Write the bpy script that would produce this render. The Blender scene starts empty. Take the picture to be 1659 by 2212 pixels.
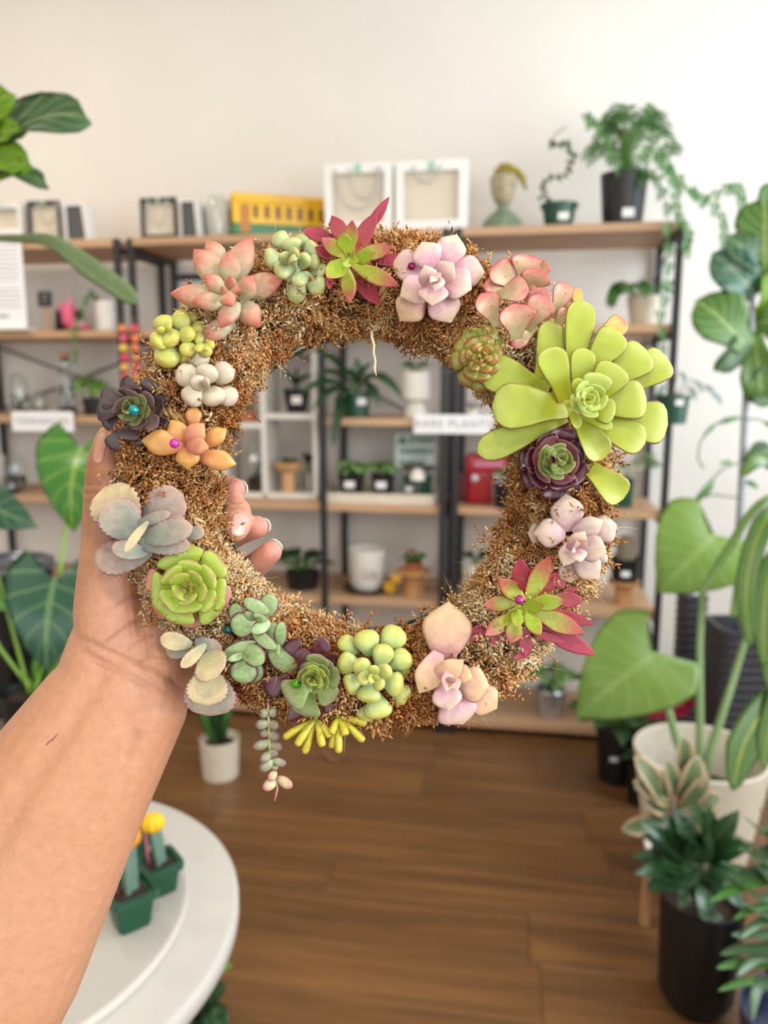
import bpy, bmesh, math, random
import numpy as np
from mathutils import Vector, Matrix

SC = bpy.context.scene
COL = SC.collection
rnd = random.Random(7)
PI = math.pi

# ------------------------------------------------------------------ camera
F = 1662.0                      # focal length in pixels of the 1659 x 2212 frame
PITCH = math.radians(9.6)
EYE = 1.45
cam_d = bpy.data.cameras.new('camera')
cam = bpy.data.objects.new('camera', cam_d)
COL.objects.link(cam)
cam.location = (0, 0, EYE)
cam.rotation_euler = (PI/2 - PITCH, 0, 0)
cam_d.sensor_fit = 'VERTICAL'
cam_d.sensor_height = 34.6
cam_d.sensor_width = 25.95
cam_d.lens = 26.0
cam_d.clip_start = 0.01
cam_d.dof.use_dof = True
cam_d.dof.focus_distance = 0.338
cam_d.dof.aperture_fstop = 7.6
SC.camera = cam
CM = Matrix.Translation((0, 0, EYE)) @ Matrix.Rotation(PI/2 - PITCH, 4, 'X')

# ------------------------------------------------------------------ colour management
SC.view_settings.view_transform = 'Standard'
SC.view_settings.look = 'None'
SC.view_settings.gamma = 1.0
SC.view_settings.use_curve_mapping = False
SC.view_settings.exposure = 0.18
SC.cycles.max_bounces = 8
SC.cycles.diffuse_bounces = 4
SC.cycles.glossy_bounces = 3
SC.cycles.transmission_bounces = 6
SC.cycles.transparent_max_bounces = 8
SC.cycles.caustics_reflective = False
SC.cycles.caustics_refractive = False
SC.cycles.sample_clamp_indirect = 4.0

# ------------------------------------------------------------------ world
wd = bpy.data.worlds.new('daylight')
SC.world = wd
wd.use_nodes = True
bgn = wd.node_tree.nodes['Background']
bgn.inputs['Color'].default_value = (0.80, 0.90, 1.0, 1)
bgn.inputs['Strength'].default_value = 0.6

# ------------------------------------------------------------------ room frame (u right along the shelves, v away from the camera, h up)
RA = -math.atan(0.163)
RU = Vector((math.cos(RA), math.sin(RA), 0))
RV = Vector((-math.sin(RA), math.cos(RA), 0))
RO = Vector((0, 3.07, 0))
RM = Matrix.Translation(RO) @ Matrix.Rotation(RA, 4, 'Z')
def R(u, v, h=0.0):
    return RO + RU*u + RV*v + Vector((0, 0, h))

def area(name, loc, look, sx, sy, power, color):
    d = bpy.data.lights.new(name, 'AREA')
    d.shape = 'RECTANGLE'; d.size = sx; d.size_y = sy; d.energy = power; d.color = color
    o = bpy.data.objects.new(name, d); COL.objects.link(o)
    o.location = loc
    o.rotation_euler = (Vector(look)-Vector(loc)).to_track_quat('-Z', 'Y').to_euler()
    return o
# daylight through the shop front behind the camera and the two windows of the right wall
area('shop_front_daylight', R(0.1, -6.06, 1.75), R(0.1, 0, 1.55), 4.2, 2.5, 60, (1.0, 0.985, 0.965))
area('window_daylight', R(2.44, -3.6, 1.85), R(0, -3.5, 1.5), 2.2, 2.0, 92, (0.95, 0.985, 1.0))
area('window_daylight', R(2.44, -0.85, 1.95), R(0, -0.75, 1.6), 1.3, 1.9, 62, (0.86, 0.94, 1.0))

# ------------------------------------------------------------------ helpers
def ray(px, py):
    d = Vector(((px-829.5)/F, (1106-py)/F, -1.0))
    return CM.to_3x3() @ d
def P(px, py, depth):
    return CM.translation + ray(px, py)*depth
def on_h(px, py, h):
    d = ray(px, py); t = (h-EYE)/d.z
    return CM.translation + d*t
def on_v(px, py, v):
    d = ray(px, py); n = RV
    t = (RO + RV*v - CM.translation).dot(n)/d.dot(n)
    return CM.translation + d*t
def mpp(p):          # metres per pixel at a world point
    return -((CM.inverted() @ Vector(p)).z)/F

def srgb(c):
    if isinstance(c, str):
        c = c.lstrip('#'); c = [int(c[i:i+2], 16)/255 for i in (0, 2, 4)]
    return tuple(x/12.92 if x <= 0.04045 else ((x+0.055)/1.055)**2.4 for x in c) + (1.0,)

def empty(name, M, label=None, cat=None, group=None, kind=None):
    o = bpy.data.objects.new(name, None); COL.objects.link(o)
    o.empty_display_size = 0.05
    if not isinstance(M, Matrix): M = Matrix.Translation(M)
    o.matrix_world = M
    tag(o, label, cat, group, kind)
    return o
def tag(o, label=None, cat=None, group=None, kind=None):
    if label: o['label'] = label
    if cat: o['category'] = cat
    if group: o['group'] = group
    if kind: o['kind'] = kind
    return o
def link(name, me, parent=None, M=None):
    o = bpy.data.objects.new(name, me); COL.objects.link(o)
    if parent is not None: o.parent = parent
    if M is not None:
        if parent is not None: o.matrix_local = M
        else: o.matrix_world = M
    return o
def mkmesh(name, verts, faces, mat, uv=None, smooth=True, col=None):
    me = bpy.data.meshes.new(name)
    me.from_pydata([tuple(v) for v in verts], [], faces)
    if mat: me.materials.append(mat)
    if smooth: me.shade_smooth()
    if uv is not None:
        l = me.uv_layers.new(name='UVMap')
        idx = np.empty(len(me.loops), dtype=np.int32); me.loops.foreach_get('vertex_index', idx)
        l.data.foreach_set('uv', np.asarray(uv, dtype=np.float32)[idx].ravel())
    if col is not None:
        a = me.color_attributes.new('Col', 'FLOAT_COLOR', 'POINT')
        a.data.foreach_set('color', np.asarray(col, dtype=np.float32).ravel())
    me.update()
    return me
def bmmesh(name, bm, mat, smooth=False):
    me = bpy.data.meshes.new(name); bm.to_mesh(me); bm.free()
    if mat:
        for m in (mat if isinstance(mat, (list, tuple)) else [mat]): me.materials.append(m)
    if smooth: me.shade_smooth()
    return me

# ---- materials
MATS = {}
def newmat(name):
    m = bpy.data.materials.new(name); m.use_nodes = True
    nt = m.node_tree; b = nt.nodes['Principled BSDF']
    return m, nt, b
def N(nt, typ, **kw):
    n = nt.nodes.new(typ)
    for k, v in kw.items():
        if k.startswith('i_'):
            key = k[2:]; key = int(key) if key.isdigit() else key.replace('_', ' ')
            n.inputs[key].default_value = v
        else: setattr(n, k, v)
    return n
def ramp(nt, stops, interp='LINEAR'):
    n = nt.nodes.new('ShaderNodeValToRGB'); e = n.color_ramp
    e.interpolation = interp
    while len(e.elements) < len(stops): e.elements.new(0.5)
    for k, (p, c) in enumerate(stops):
        e.elements[k].position = p
        e.elements[k].color = c if len(c) == 4 else (*c, 1)
    return n
def plain(name, color, rough=0.5, metal=0.0, var=0.0, scale=40.0, bump=0.0, spec=0.5, trans=0.0, alpha=None):
    key = ('p', name)
    if key in MATS: return MATS[key]
    m, nt, b = newmat(name)
    c = srgb(color)
    b.inputs['Base Color'].default_value = c
    b.inputs['Roughness'].default_value = rough
    b.inputs['Metallic'].default_value = metal
    b.inputs['Specular IOR Level'].default_value = spec
    if trans: b.inputs['Transmission Weight'].default_value = trans
    if alpha is not None: b.inputs['Alpha'].default_value = alpha
    if var or bump:
        tc = N(nt, 'ShaderNodeTexCoord'); nz = N(nt, 'ShaderNodeTexNoise', i_Scale=scale, i_Detail=5.0)
        nt.links.new(tc.outputs['Object'], nz.inputs['Vector'])
        if var:
            r = ramp(nt, [(0.3, tuple(x*(1-var) for x in c[:3])), (0.7, tuple(min(1, x*(1+var)) for x in c[:3]))])
            nt.links.new(nz.outputs['Fac'], r.inputs['Fac']); nt.links.new(r.outputs['Color'], b.inputs['Base Color'])
        if bump:
            bp = N(nt, 'ShaderNodeBump', i_Strength=bump, i_Distance=0.003)
            nt.links.new(nz.outputs['Fac'], bp.inputs['Height']); nt.links.new(bp.outputs['Normal'], b.inputs['Normal'])
    MATS[key] = m
    return m
def wood(name, c1, c2, scale=3.0, rough=0.45, axis=0, obrand=False):
    key = ('w', name)
    if key in MATS: return MATS[key]
    m, nt, b = newmat(name); L = nt.links.new
    tc = N(nt, 'ShaderNodeTexCoord'); mp = N(nt, 'ShaderNodeMapping')
    s = [scale*7]*3; s[axis] = scale*0.55; mp.inputs['Scale'].default_value = s
    src = tc.outputs['Object']
    if obrand:
        oi = N(nt, 'ShaderNodeObjectInfo'); vm = N(nt, 'ShaderNodeVectorMath', operation='MULTIPLY_ADD')
        cx = N(nt, 'ShaderNodeCombineXYZ')
        for k in range(3): L(oi.outputs['Random'], cx.inputs[k])
        vm.inputs[1].default_value = (13.0, 7.0, 5.0)
        L(cx.outputs[0], vm.inputs[0]); L(src, vm.inputs[2]); src = vm.outputs[0]
    L(src, mp.inputs['Vector'])
    nz = N(nt, 'ShaderNodeTexNoise', i_Scale=1.0, i_Detail=6.0, i_Roughness=0.6, i_Distortion=1.2)
    L(mp.outputs[0], nz.inputs['Vector'])
    r = ramp(nt, [(0.25, srgb(c1)), (0.75, srgb(c2))]); L(nz.outputs['Fac'], r.inputs['Fac'])
    out = r.outputs['Color']
    if obrand:
        hs = N(nt, 'ShaderNodeHueSaturation')
        mr = N(nt, 'ShaderNodeMapRange', i_3=0.86, i_4=1.12); L(oi.outputs['Random'], mr.inputs[0]); L(mr.outputs[0], hs.inputs['Value'])
        L(out, hs.inputs['Color']); out = hs.outputs['Color']
    L(out, b.inputs['Base Color'])
    b.inputs['Roughness'].default_value = rough
    bp = N(nt, 'ShaderNodeBump', i_Strength=0.06, i_Distance=0.002); L(nz.outputs['Fac'], bp.inputs['Height']); L(bp.outputs[0], b.inputs['Normal'])
    MATS[key] = m
    return m
def leafmat(name, stops, edge=None, ew=0.82, eamt=1.0, rough=0.4, spots=None, rib=None, veins=0, sss=0.0, mottle=0.12, scale=300.0, transl=0.0, bump=0.0, sheen=0.0, tone=0.74):
    """stops: colours from base (0) to tip (1) along the leaf; edge: margin colour; rib: midrib colour; spots: (colour, amount)."""
    key = ('l', name)
    if key in MATS: return MATS[key]
    def dk(c): return tuple(x*tone for x in srgb(c)[:3])+(1.0,)
    m, nt, b = newmat(name); L = nt.links.new
    uvn = N(nt, 'ShaderNodeUVMap'); uvn.uv_map = 'UVMap'
    sp = N(nt, 'ShaderNodeSeparateXYZ'); L(uvn.outputs[0], sp.inputs[0])
    tc = N(nt, 'ShaderNodeTexCoord')
    nz = N(nt, 'ShaderNodeTexNoise', i_Scale=scale, i_Detail=4.0); L(tc.outputs['Object'], nz.inputs['Vector'])
    # u jittered by noise
    ad = N(nt, 'ShaderNodeMath', operation='MULTIPLY_ADD'); ad.inputs[1].default_value = 0.25
    sub = N(nt, 'ShaderNodeMath', operation='SUBTRACT'); sub.inputs[1].default_value = 0.5
    L(nz.outputs['Fac'], sub.inputs[0]); L(sub.outputs[0], ad.inputs[0]); L(sp.outputs[0], ad.inputs[2])
    rp = ramp(nt, [(p, dk(c)) for p, c in stops]); L(ad.outputs[0], rp.inputs['Fac'])
    colr = rp.outputs['Color']
    # v -> distance from the midline 0..1
    e1 = N(nt, 'ShaderNodeMath', operation='MULTIPLY_ADD'); e1.inputs[1].default_value = 2; e1.inputs[2].default_value = -1; L(sp.outputs[1], e1.inputs[0])
    e2 = N(nt, 'ShaderNodeMath', operation='ABSOLUTE'); L(e1.outputs[0], e2.inputs[0])
    def mix(fac_socket, c):
        nonlocal colr
        mx = N(nt, 'ShaderNodeMix', data_type='RGBA'); L(fac_socket, mx.inputs[0]); L(colr, mx.inputs[6]); mx.inputs[7].default_value = dk(c); colr = mx.outputs[2]
    if veins:
        a = N(nt, 'ShaderNodeMath', operation='MULTIPLY_ADD'); a.inputs[1].default_value = -0.35; L(e2.outputs[0], a.inputs[0]); L(sp.outputs[0], a.inputs[2])
        w = N(nt, 'ShaderNodeMath', operation='MULTIPLY'); w.inputs[1].default_value = veins*2*PI; L(a.outputs[0], w.inputs[0])
        s = N(nt, 'ShaderNodeMath', operation='SINE'); L(w.outputs[0], s.inputs[0])
        mr = N(nt, 'ShaderNodeMapRange', i_1=0.80, i_2=1.0, i_3=0.0, i_4=0.6); L(s.outputs[0], mr.inputs[0]); mix(mr.outputs[0], rib or stops[0][1])
    if rib:
        mr = N(nt, 'ShaderNodeMapRange', i_1=0.10, i_2=0.02, i_3=0.0, i_4=0.9); L(e2.outputs[0], mr.inputs[0]); mix(mr.outputs[0], rib)
    if mottle:
        nz2 = N(nt, 'ShaderNodeTexNoise', i_Scale=scale*2.3, i_Detail=3.0); L(tc.outputs['Object'], nz2.inputs['Vector'])
        hs = N(nt, 'ShaderNodeHueSaturation'); mr = N(nt, 'ShaderNodeMapRange', i_1=0.3, i_2=0.7, i_3=1-mottle, i_4=1+mottle)
        L(nz2.outputs['Fac'], mr.inputs[0]); L(mr.outputs[0], hs.inputs['Value']); L(colr, hs.inputs['Color']); colr = hs.outputs['Color']
    if edge:
        # the margin also counts the tip
        t1 = N(nt, 'ShaderNodeMapRange', i_1=0.90, i_2=1.0, i_3=0.0, i_4=1.0); L(sp.outputs[0], t1.inputs[0])
        mxx = N(nt, 'ShaderNodeMath', operation='MAXIMUM'); L(e2.outputs[0], mxx.inputs[0]); L(t1.outputs[0], mxx.inputs[1])
        mr = N(nt, 'ShaderNodeMapRange', i_1=ew, i_2=min(1.0, ew+0.16), i_3=0.0, i_4=eamt); L(mxx.outputs[0], mr.inputs[0]); mix(mr.outputs[0], edge)
    if spots:
        vz = N(nt, 'ShaderNodeTexNoise', i_Scale=scale*4.5, i_Detail=2.0); L(tc.outputs['Object'], vz.inputs['Vector'])
        mr = N(nt, 'ShaderNodeMapRange', i_1=0.66, i_2=0.72, i_3=0.0, i_4=spots[1]); L(vz.outputs['Fac'], mr.inputs[0]); mix(mr.outputs[0], spots[0])
    L(colr, b.inputs['Base Color'])
    b.inputs['Roughness'].default_value = rough
    if sss:
        b.inputs['Subsurface Weight'].default_value = sss
        b.inputs['Subsurface Radius'].default_value = (1.0, 0.7, 0.4)
        b.inputs['Subsurface Scale'].default_value = 0.003
    if sheen: b.inputs['Sheen Weight'].default_value = sheen
    if bump:
        bp = N(nt, 'ShaderNodeBump', i_Strength=bump, i_Distance=0.001); L(nz.outputs['Fac'], bp.inputs['Height']); L(bp.outputs[0], b.inputs['Normal'])
    if transl:
        tr = N(nt, 'ShaderNodeBsdfTranslucent'); L(colr, tr.inputs['Color'])
        ms = N(nt, 'ShaderNodeMixShader'); ms.inputs[0].default_value = transl
        out = nt.nodes['Material Output']; L(b.outputs[0], ms.inputs[1]); L(tr.outputs[0], ms.inputs[2]); L(ms.outputs[0], out.inputs['Surface'])
    MATS[key] = m
    return m

# ---- shapes
PROF = {
 'lance': [(0, .35), (.2, .72), (.45, 1), (.65, .92), (.82, .6), (.93, .28), (1, .02)],
 'obov': [(0, .35), (.25, .62), (.5, .92), (.7, 1), (.85, .86), (.94, .58), (1, .04)],
 'oval': [(0, .3), (.15, .72), (.4, 1), (.6, 1), (.8, .85), (.93, .52), (1, .04)],
 'spoon': [(0, .36), (.25, .42), (.5, .72), (.72, 1), (.86, .93), (.94, .62), (.975, .25), (1, .01)],
 'paddle': [(0, .5), (.3, .62), (.6, .92), (.8, 1), (.91, .86), (.965, .55), (.985, .22), (1, .01)],
 'rhomb': [(0, .42), (.25, .76), (.5, 1), (.66, .95), (.8, .66), (.9, .34), (.97, .1), (1, .01)],
 'round': [(0, .3), (.2, .74), (.45, .98), (.65, 1), (.82, .86), (.94, .55), (1, .03)],
 'strap': [(0, .55), (.3, .95), (.55, 1), (.8, .7), (.95, .25), (1, .02)],
 'heart': [(0, .62), (.08, .86), (.2, 1), (.4, .93), (.6, .72), (.8, .42), (.93, .15), (1, .01)],
 'fiddle': [(0, .3), (.12, .5), (.27, .46), (.45, .74), (.68, 1), (.85, .9), (.95, .55), (1, .05)],
}
def leafgeo(B, T, NH, w, th, prof='lance', bow=0.0, cup=0.0, curl=0.0, scal=0, lobe=0.0, seg=13, ring=12, twist=0.0, wave=0.0, ph=0.0):
    """One leaf: a closed lens-section blade from B to T, normal hint NH; returns verts, faces, uv."""
    B = np.array(B, float); T = np.array(T, float); NH = np.array(NH, float)
    d = T-B; Ln = np.linalg.norm(d); d = d/Ln
    s = np.cross(d, NH); s /= np.linalg.norm(s)+1e-9
    n = np.cross(s, d)
    if twist:
        s, n = s*math.cos(twist)+n*math.sin(twist), n*math.cos(twist)-s*math.sin(twist)
    pr = PROF[prof]; xs = [p[0] for p in pr]; ys = [p[1] for p in pr]
    V = []; UV = []; Fc = []
    ts = [0.5-0.5*math.cos(PI*i/seg) for i in range(seg+1)]
    if seg > 10: ts = sorted(ts[:-2]+[0.95, 0.972, 0.988, 1.0]); seg = len(ts)-1
    for t in ts:
        f = float(np.interp(t, xs, ys))
        c = B + d*(Ln*t) + n*(Ln*(bow*4*t*(1-t) + curl*t**3))
        for k in range(ring):
            a = 2*PI*k/ring
            x = math.cos(a); z = math.sin(a)
            hw = w/2*f
            if scal: hw *= 1+0.13*abs(math.cos(t*scal*PI+ph))*min(1, 2*t)-.06
            g = min(1.0, f*1.25)*th/2
            zz = z*g*(1.0 if z > 0 else 1.0) + cup*w*f*f*(x*x) + wave*w*math.sin(t*9+2*x+ph)*abs(x)
            sh = lobe*Ln*(abs(x)**1.6)*((1-t)**1.4)
            V.append(c + s*(x*hw) + n*zz - d*sh)
            UV.append((t, 0.5+0.5*x))
    for i in range(seg):
        for k in range(ring):
            a = i*ring+k; b2 = i*ring+(k+1) % ring
            Fc.append((a, a+ring, b2+ring, b2))
    Fc.append(tuple(range(ring-1, -1, -1))[::-1]); Fc.append(tuple(seg*ring+k for k in range(ring))[::-1])
    return V, Fc, UV
class Soup:
    def __init__(s): s.v = []; s.f = []; s.uv = []
    def add(s, g):
        o = len(s.v); s.v += list(g[0]); s.f += [tuple(i+o for i in q) for q in g[1]]
        s.uv += list(g[2]) if len(g) > 2 and g[2] is not None else [(0.5, 0.5)]*len(g[0])
    def mesh(s, name, mat, smooth=True): return mkmesh(name, s.v, s.f, mat, s.uv, smooth)
def tubegeo(pts, rad, n=6, closed=False, caps=True):
    pts = [Vector(p) for p in pts]; m = len(pts)
    if not isinstance(rad, (list, tuple)): rad = [rad]*m
    V = []; Fc = []; UV = []
    ref = Vector((0.31, 0.22, 0.92)).normalized()
    for i in range(m):
        a = pts[(i-1) % m] if closed else pts[max(0, i-1)]; b = pts[(i+1) % m] if closed else pts[min(m-1, i+1)]
        t = (b-a).normalized()
        s = t.cross(ref)
        if s.length < 1e-3: s = t.cross(Vector((1, 0, 0)))
        s.normalize(); q = s.cross(t); ref = q*0.999+ref*0.001 if not closed else ref
        for k in range(n):
            an = 2*PI*k/n
            V.append(pts[i]+(s*math.cos(an)+q*math.sin(an))*rad[i]); UV.append((i/max(1, m-1), k/n))
    for i in range(m if closed else m-1):
        j = (i+1) % m
        for k in range(n):
            k2 = (k+1) % n
            Fc.append((i*n+k, i*n+k2, j*n+k2, j*n+k))
    if caps and not closed:
        Fc.append(tuple(range(n-1, -1, -1))); Fc.append(tuple((m-1)*n+k for k in range(n)))
    return V, Fc, UV
def lathegeo(prof, n=24, c=(0, 0, 0), sq=0.0):
    """prof: (radius, z) list; sq > 0 squares the outline."""
    V = []; Fc = []; m = len(prof)
    for r, z in prof:
        for k in range(n):
            a = 2*PI*(k+0.5)/n
            x, y = math.cos(a), math.sin(a)
            if sq:
                q = max(abs(x), abs(y)); sc = (1-sq)+sq/q
                x *= sc; y *= sc
            V.append((c[0]+r*x, c[1]+r*y, c[2]+z))
    for i in range(m-1):
        for k in range(n):
            k2 = (k+1) % n
            Fc.append((i*n+k, i*n+k2, (i+1)*n+k2, (i+1)*n+k))
    if prof[0][0] > 1e-6: Fc.append(tuple(range(n-1, -1, -1)))
    if prof[-1][0] > 1e-6: Fc.append(tuple((m-1)*n+k for k in range(n)))
    return V, Fc, None
def boxgeo(x0, y0, z0, x1, y1, z1):
    V = [(x, y, z) for z in (z0, z1) for y in (y0, y1) for x in (x0, x1)]
    return V, [(0, 2, 3, 1), (4, 5, 7, 6), (0, 1, 5, 4), (2, 6, 7, 3), (0, 4, 6, 2), (1, 3, 7, 5)], None
def box(name, parent, x0, y0, z0, x1, y1, z1, mat, bev=0.0, M=None, seg=1):
    bm = bmesh.new(); g = boxgeo(x0, y0, z0, x1, y1, z1)
    vs = [bm.verts.new(v) for v in g[0]]
    for q in g[1]: bm.faces.new([vs[i] for i in q])
    if bev: bmesh.ops.bevel(bm, geom=list(bm.edges), offset=bev, segments=seg, affect='EDGES', profile=0.7)
    return link(name, bmmesh(name, bm, mat), parent, M)
def lathe(name, parent, prof, mat, n=24, c=(0, 0, 0), sq=0.0, smooth=True):
    g = lathegeo(prof, n, c, sq); me = mkmesh(name, g[0], g[1], mat, None, False)
    if smooth:
        me.shade_smooth(); me.set_sharp_from_angle(angle=math.radians(40))
    return link(name, me, parent)
def tube(name, parent, pts, rad, mat, n=6, closed=False):
    g = tubegeo(pts, rad, n, closed); return link(name, mkmesh(name, *g[:2], mat, g[2]), parent)
def geo_obj(name, parent, g, mat, smooth=True):
    return link(name, mkmesh(name, g[0], g[1], mat, g[2] if len(g) > 2 else None, smooth), parent)

# ================================================================== the setting
M_wall = plain('wall_paint', '#e4e0da', 0.9, var=0.02, scale=3, bump=0.02)
M_ceil = plain('ceiling_paint', '#efece6', 0.9)
M_floor = wood('floor_laminate', '#563a22', '#8a623b', 2.0, 0.36, 0, True)
M_black = plain('black_steel', '#1c1c1f', 0.45)
M_board = wood('shelf_wood', '#b08a66', '#c9a583', 2.6, 0.5, 0, True)
M_white = plain('white_plastic', '#eceae6', 0.4)
M_whitem = plain('white_matt', '#e6e3dd', 0.7)
M_trim = plain('white_trim', '#e8e4dc', 0.6)

def boxes(name, bl, mat, kind='structure', M=RM):
    s = Soup()
    for b in bl: s.add(boxgeo(*b))
    o = link(name, s.mesh(name, mat, False), None, M)
    o['kind'] = kind
    return o
U0, U1, V0, V1, HC = -3.0, 2.5, -6.1, 0.43, 3.5
floor = boxes('floor', [(U0, V0, -0.06, U1, V1, -0.012)], M_floor)
row = 0; v = V1
pr = random.Random(3)
plank_me = {}
while v > V0+0.02:
    w = 0.188
    u = U0 - pr.uniform(0, 1.0)
    while u < U1:
        a, b = max(u, U0), min(u+1.28, U1)
        if b-a > 0.05:
            key = round(b-a, 2)
            if key not in plank_me:
                bm = bmesh.new(); g = boxgeo(-(b-a)/2+0.0006, -w/2+0.0006, -0.012, (b-a)/2-0.0006, w/2-0.0006, 0)
                vs = [bm.verts.new(q) for q in g[0]]
                for q in g[1]: bm.faces.new([vs[i] for i in q])
                bmesh.ops.bevel(bm, geom=[e for e in bm.edges if all(x.co.z > -0.001 for x in e.verts)], offset=0.0009, segments=1, affect='EDGES')
                plank_me[key] = bmmesh('plank', bm, M_floor)
            link('plank', plank_me[key], floor, Matrix.Translation(((a+b)/2, v-w/2, 0)))
        u += 1.28
    v -= w
boxes('ceiling', [(U0, V0, HC, U1, V1, HC+0.08)], M_ceil)
boxes('wall_back', [(U0, V1, -0.06, U1, V1+0.1, HC)], M_wall)
boxes('wall_left', [(U0-0.1, V0, -0.06, U0, V1, HC)], M_wall)
WIN = [(-4.8, -2.4, 0.8, 2.9), (-1.55, -0.15, 0.95, 2.95)]
ws = [(U1, V0, -0.06, U1+0.1, -4.8, HC), (U1, -2.4, -0.06, U1+0.1, -1.55, HC), (U1, -0.15, -0.06, U1+0.1, V1, HC)]
for a, b, c, d in WIN: ws += [(U1, a, -0.06, U1+0.1, b, c), (U1, a, d, U1+0.1, b, HC)]
boxes('wall_right', ws, M_wall)
SF = (-2.0, 2.2, 0.4, 3.05)
boxes('wall_front', [(U0, V0-0.1, -0.06, SF[0], V0, HC), (SF[1], V0-0.1, -0.06, U1, V0, HC), (SF[0], V0-0.1, -0.06, SF[1], V0, SF[2]), (SF[0], V0-0.1, SF[3], SF[1], V0, HC)], M_wall)
M_glass = plain('window_glass', '#f4f8fa', 0.02, trans=1.0)
for k, (a, b, c, d) in enumerate(WIN):
    m = (a+b)/2
    boxes('window_%d' % (k+1), [(U1+0.02, a, c, U1+0.08, a+0.05, d), (U1+0.02, b-0.05, c, U1+0.08, b, d), (U1+0.02, a, c, U1+0.08, b, c+0.05), (U1+0.02, a, d-0.05, U1+0.08, b, d), (U1+0.02, m-0.02, c, U1+0.08, m+0.02, d)], M_trim)
    o = link('pane', mkmesh('pane', *boxgeo(U1+0.045, a+0.05, c+0.05, U1+0.051, b-0.05, d-0.05)[:2], M_glass, None, False), bpy.data.objects['window_%d' % (k+1)])
a, b, c, d = SF
w3 = boxes('window_3', [(a, V0-0.08, c, a+0.06, V0-0.02, d), (b-0.06, V0-0.08, c, b, V0-0.02, d), (a, V0-0.08, c, b, V0-0.02, c+0.06), (a, V0-0.08, d-0.06, b, V0-0.02, d), (0.07, V0-0.08, c, 0.13, V0-0.02, d)], M_trim)
link('pane', mkmesh('pane', *boxgeo(a+0.06, V0-0.053, c+0.06, b-0.06, V0-0.047, d-0.06)[:2], M_glass, None, False), w3)
boxes('baseboard_back', [(U0, V1-0.012, 0, U1, V1, 0.09)], M_trim)
boxes('baseboard_right', [(U1-0.012, V0, 0, U1, V1, 0.09)], M_trim)

# ================================================================== ceiling lamps (warm, above the frame)
M_lamp = plain('lamp_shade_white', '#f2eee6', 0.5)
M_bulb, nt_, b_ = newmat('warm_bulb')
b_.inputs['Emission Color'].default_value = srgb('#ffdcae'); b_.inputs['Emission Strength'].default_value = 6
def ceiling_lamp(u, v, power, label):
    t = empty('ceiling_lamp', RM @ Matrix.Translation((u, v, HC)), label, 'ceiling lamp')
    lathe('canopy', t, [(0.0, 0), (0.16, 0), (0.17, -0.03), (0.15, -0.06)], M_lamp, 24)
    lathe('diffuser', t, [(0.14, -0.06), (0.12, -0.085), (0.06, -0.1), (0.0, -0.103)], M_bulb, 24)
    d = bpy.data.lights.new('lamp_light', 'AREA'); d.shape = 'DISK'; d.size = 0.26; d.energy = power; d.color = (1.0, 0.86, 0.68)
    o = bpy.data.objects.new('lamp_light', d); COL.objects.link(o); o.parent = t; o.location = (0, 0, -0.115)
ceiling_lamp(-1.7, -0.95, 13, 'round warm ceiling lamp above the left shelf unit, nearest the back wall')
ceiling_lamp(-1.9, -2.6, 9, 'round warm ceiling lamp above the white display table')
ceiling_lamp(0.9, -3.9, 22, 'round warm ceiling lamp behind the camera')

# ================================================================== shelving
def U(px, py=900, v=0.0): return (on_v(px, py, v)-RO).dot(RU)
TY = [498, 706, 904, 1091, 1295, 1543]                 # top of the front edge of each board at the picture's middle column
TH = [on_v(829, y, 0.0).z for y in TY]
BT = 0.030
SD = 0.40
def shelf_unit(label, u0, u1, posts, bays=None, rails=(), braces=()):
    t = empty('shelf_unit', RM, label, 'shelf', 'black steel and wood shelf units')
    top = TH[0]
    for u in posts:
        for v in (0.0, SD):
            box('post', t, u-0.0125, v-0.0125, 0, u+0.0125, v+0.0125, top, M_black, 0.002)
    for a, b, tiers in (bays or [(u0, u1, range(6))]):
        for k in tiers: box('shelf_board', t, a+0.002, 0.004 if k else -0.01, TH[k]-BT, b-0.002, SD-0.012, TH[k], M_board, 0.0015)
    for k in range(6):
        for u in (posts[0], posts[-1]):
            box('side_rail', t, u-0.009, 0.0125, TH[k]-BT-0.024, u+0.009, SD-0.0125, TH[k]-BT-0.0005, M_black)
    for a, b, h in rails: box('back_rail', t, a+0.013, SD-0.008, h-0.012, b-0.013, SD+0.008, h+0.012, M_black)
    for a, b in braces: tube('brace', t, [a, b], 0.005, plain('brace_steel', '#55575c', 0.4, 0.6), 6)
    return t
uA1 = U(254, 560); uB0 = U(284, 560); uB1 = U(957, 1000); uBm = U(698, 1000); uC0 = U(984, 1000); uC1 = U(1469, 520)
uA0 = uA1-0.86
shelf_unit('shelf unit at the left edge, holding the framed gift boxes and the terrariums', uA0, uA1, [uA0, uA1],
           rails=[(uA0, uA1, TH[3]-0.06)],
           braces=[((uA0+.02, SD+.004, TH[1]-.05), (uA1-.02, SD+.004, TH[2]+.02)), ((uA0+.02, SD+.010, TH[2]+.02), (uA1-.02, SD+.010, TH[1]-.05))])
shelf_unit('wide middle shelf unit with a centre post and the yellow tram on top', uB0, uB1, [uB0, uBm, uB1], [(uB0, uBm, (0, 1, 3, 4, 5)), (uBm, uB1, range(6))],
           rails=[(uB0, uBm, TH[0]-.10), (uB0, uBm, TH[3]-.07)],
           braces=[((uB0+.3, SD+.004, TH[1]+0.05), (uBm+.3, SD+.004, TH[2]+.01))])
shelf_unit('right shelf unit, holding the face planter and the trailing plant on top', uC0, uC1, [uC0, uC1],
           braces=[((uC1, 0.015, TH[1]-.03), (uC1-0.28, SD-.02, TH[1]-.16)), ((uC1, 0.015, TH[0]-.03), (uC1-0.02, SD-.02, TH[0]-.16))])

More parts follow.
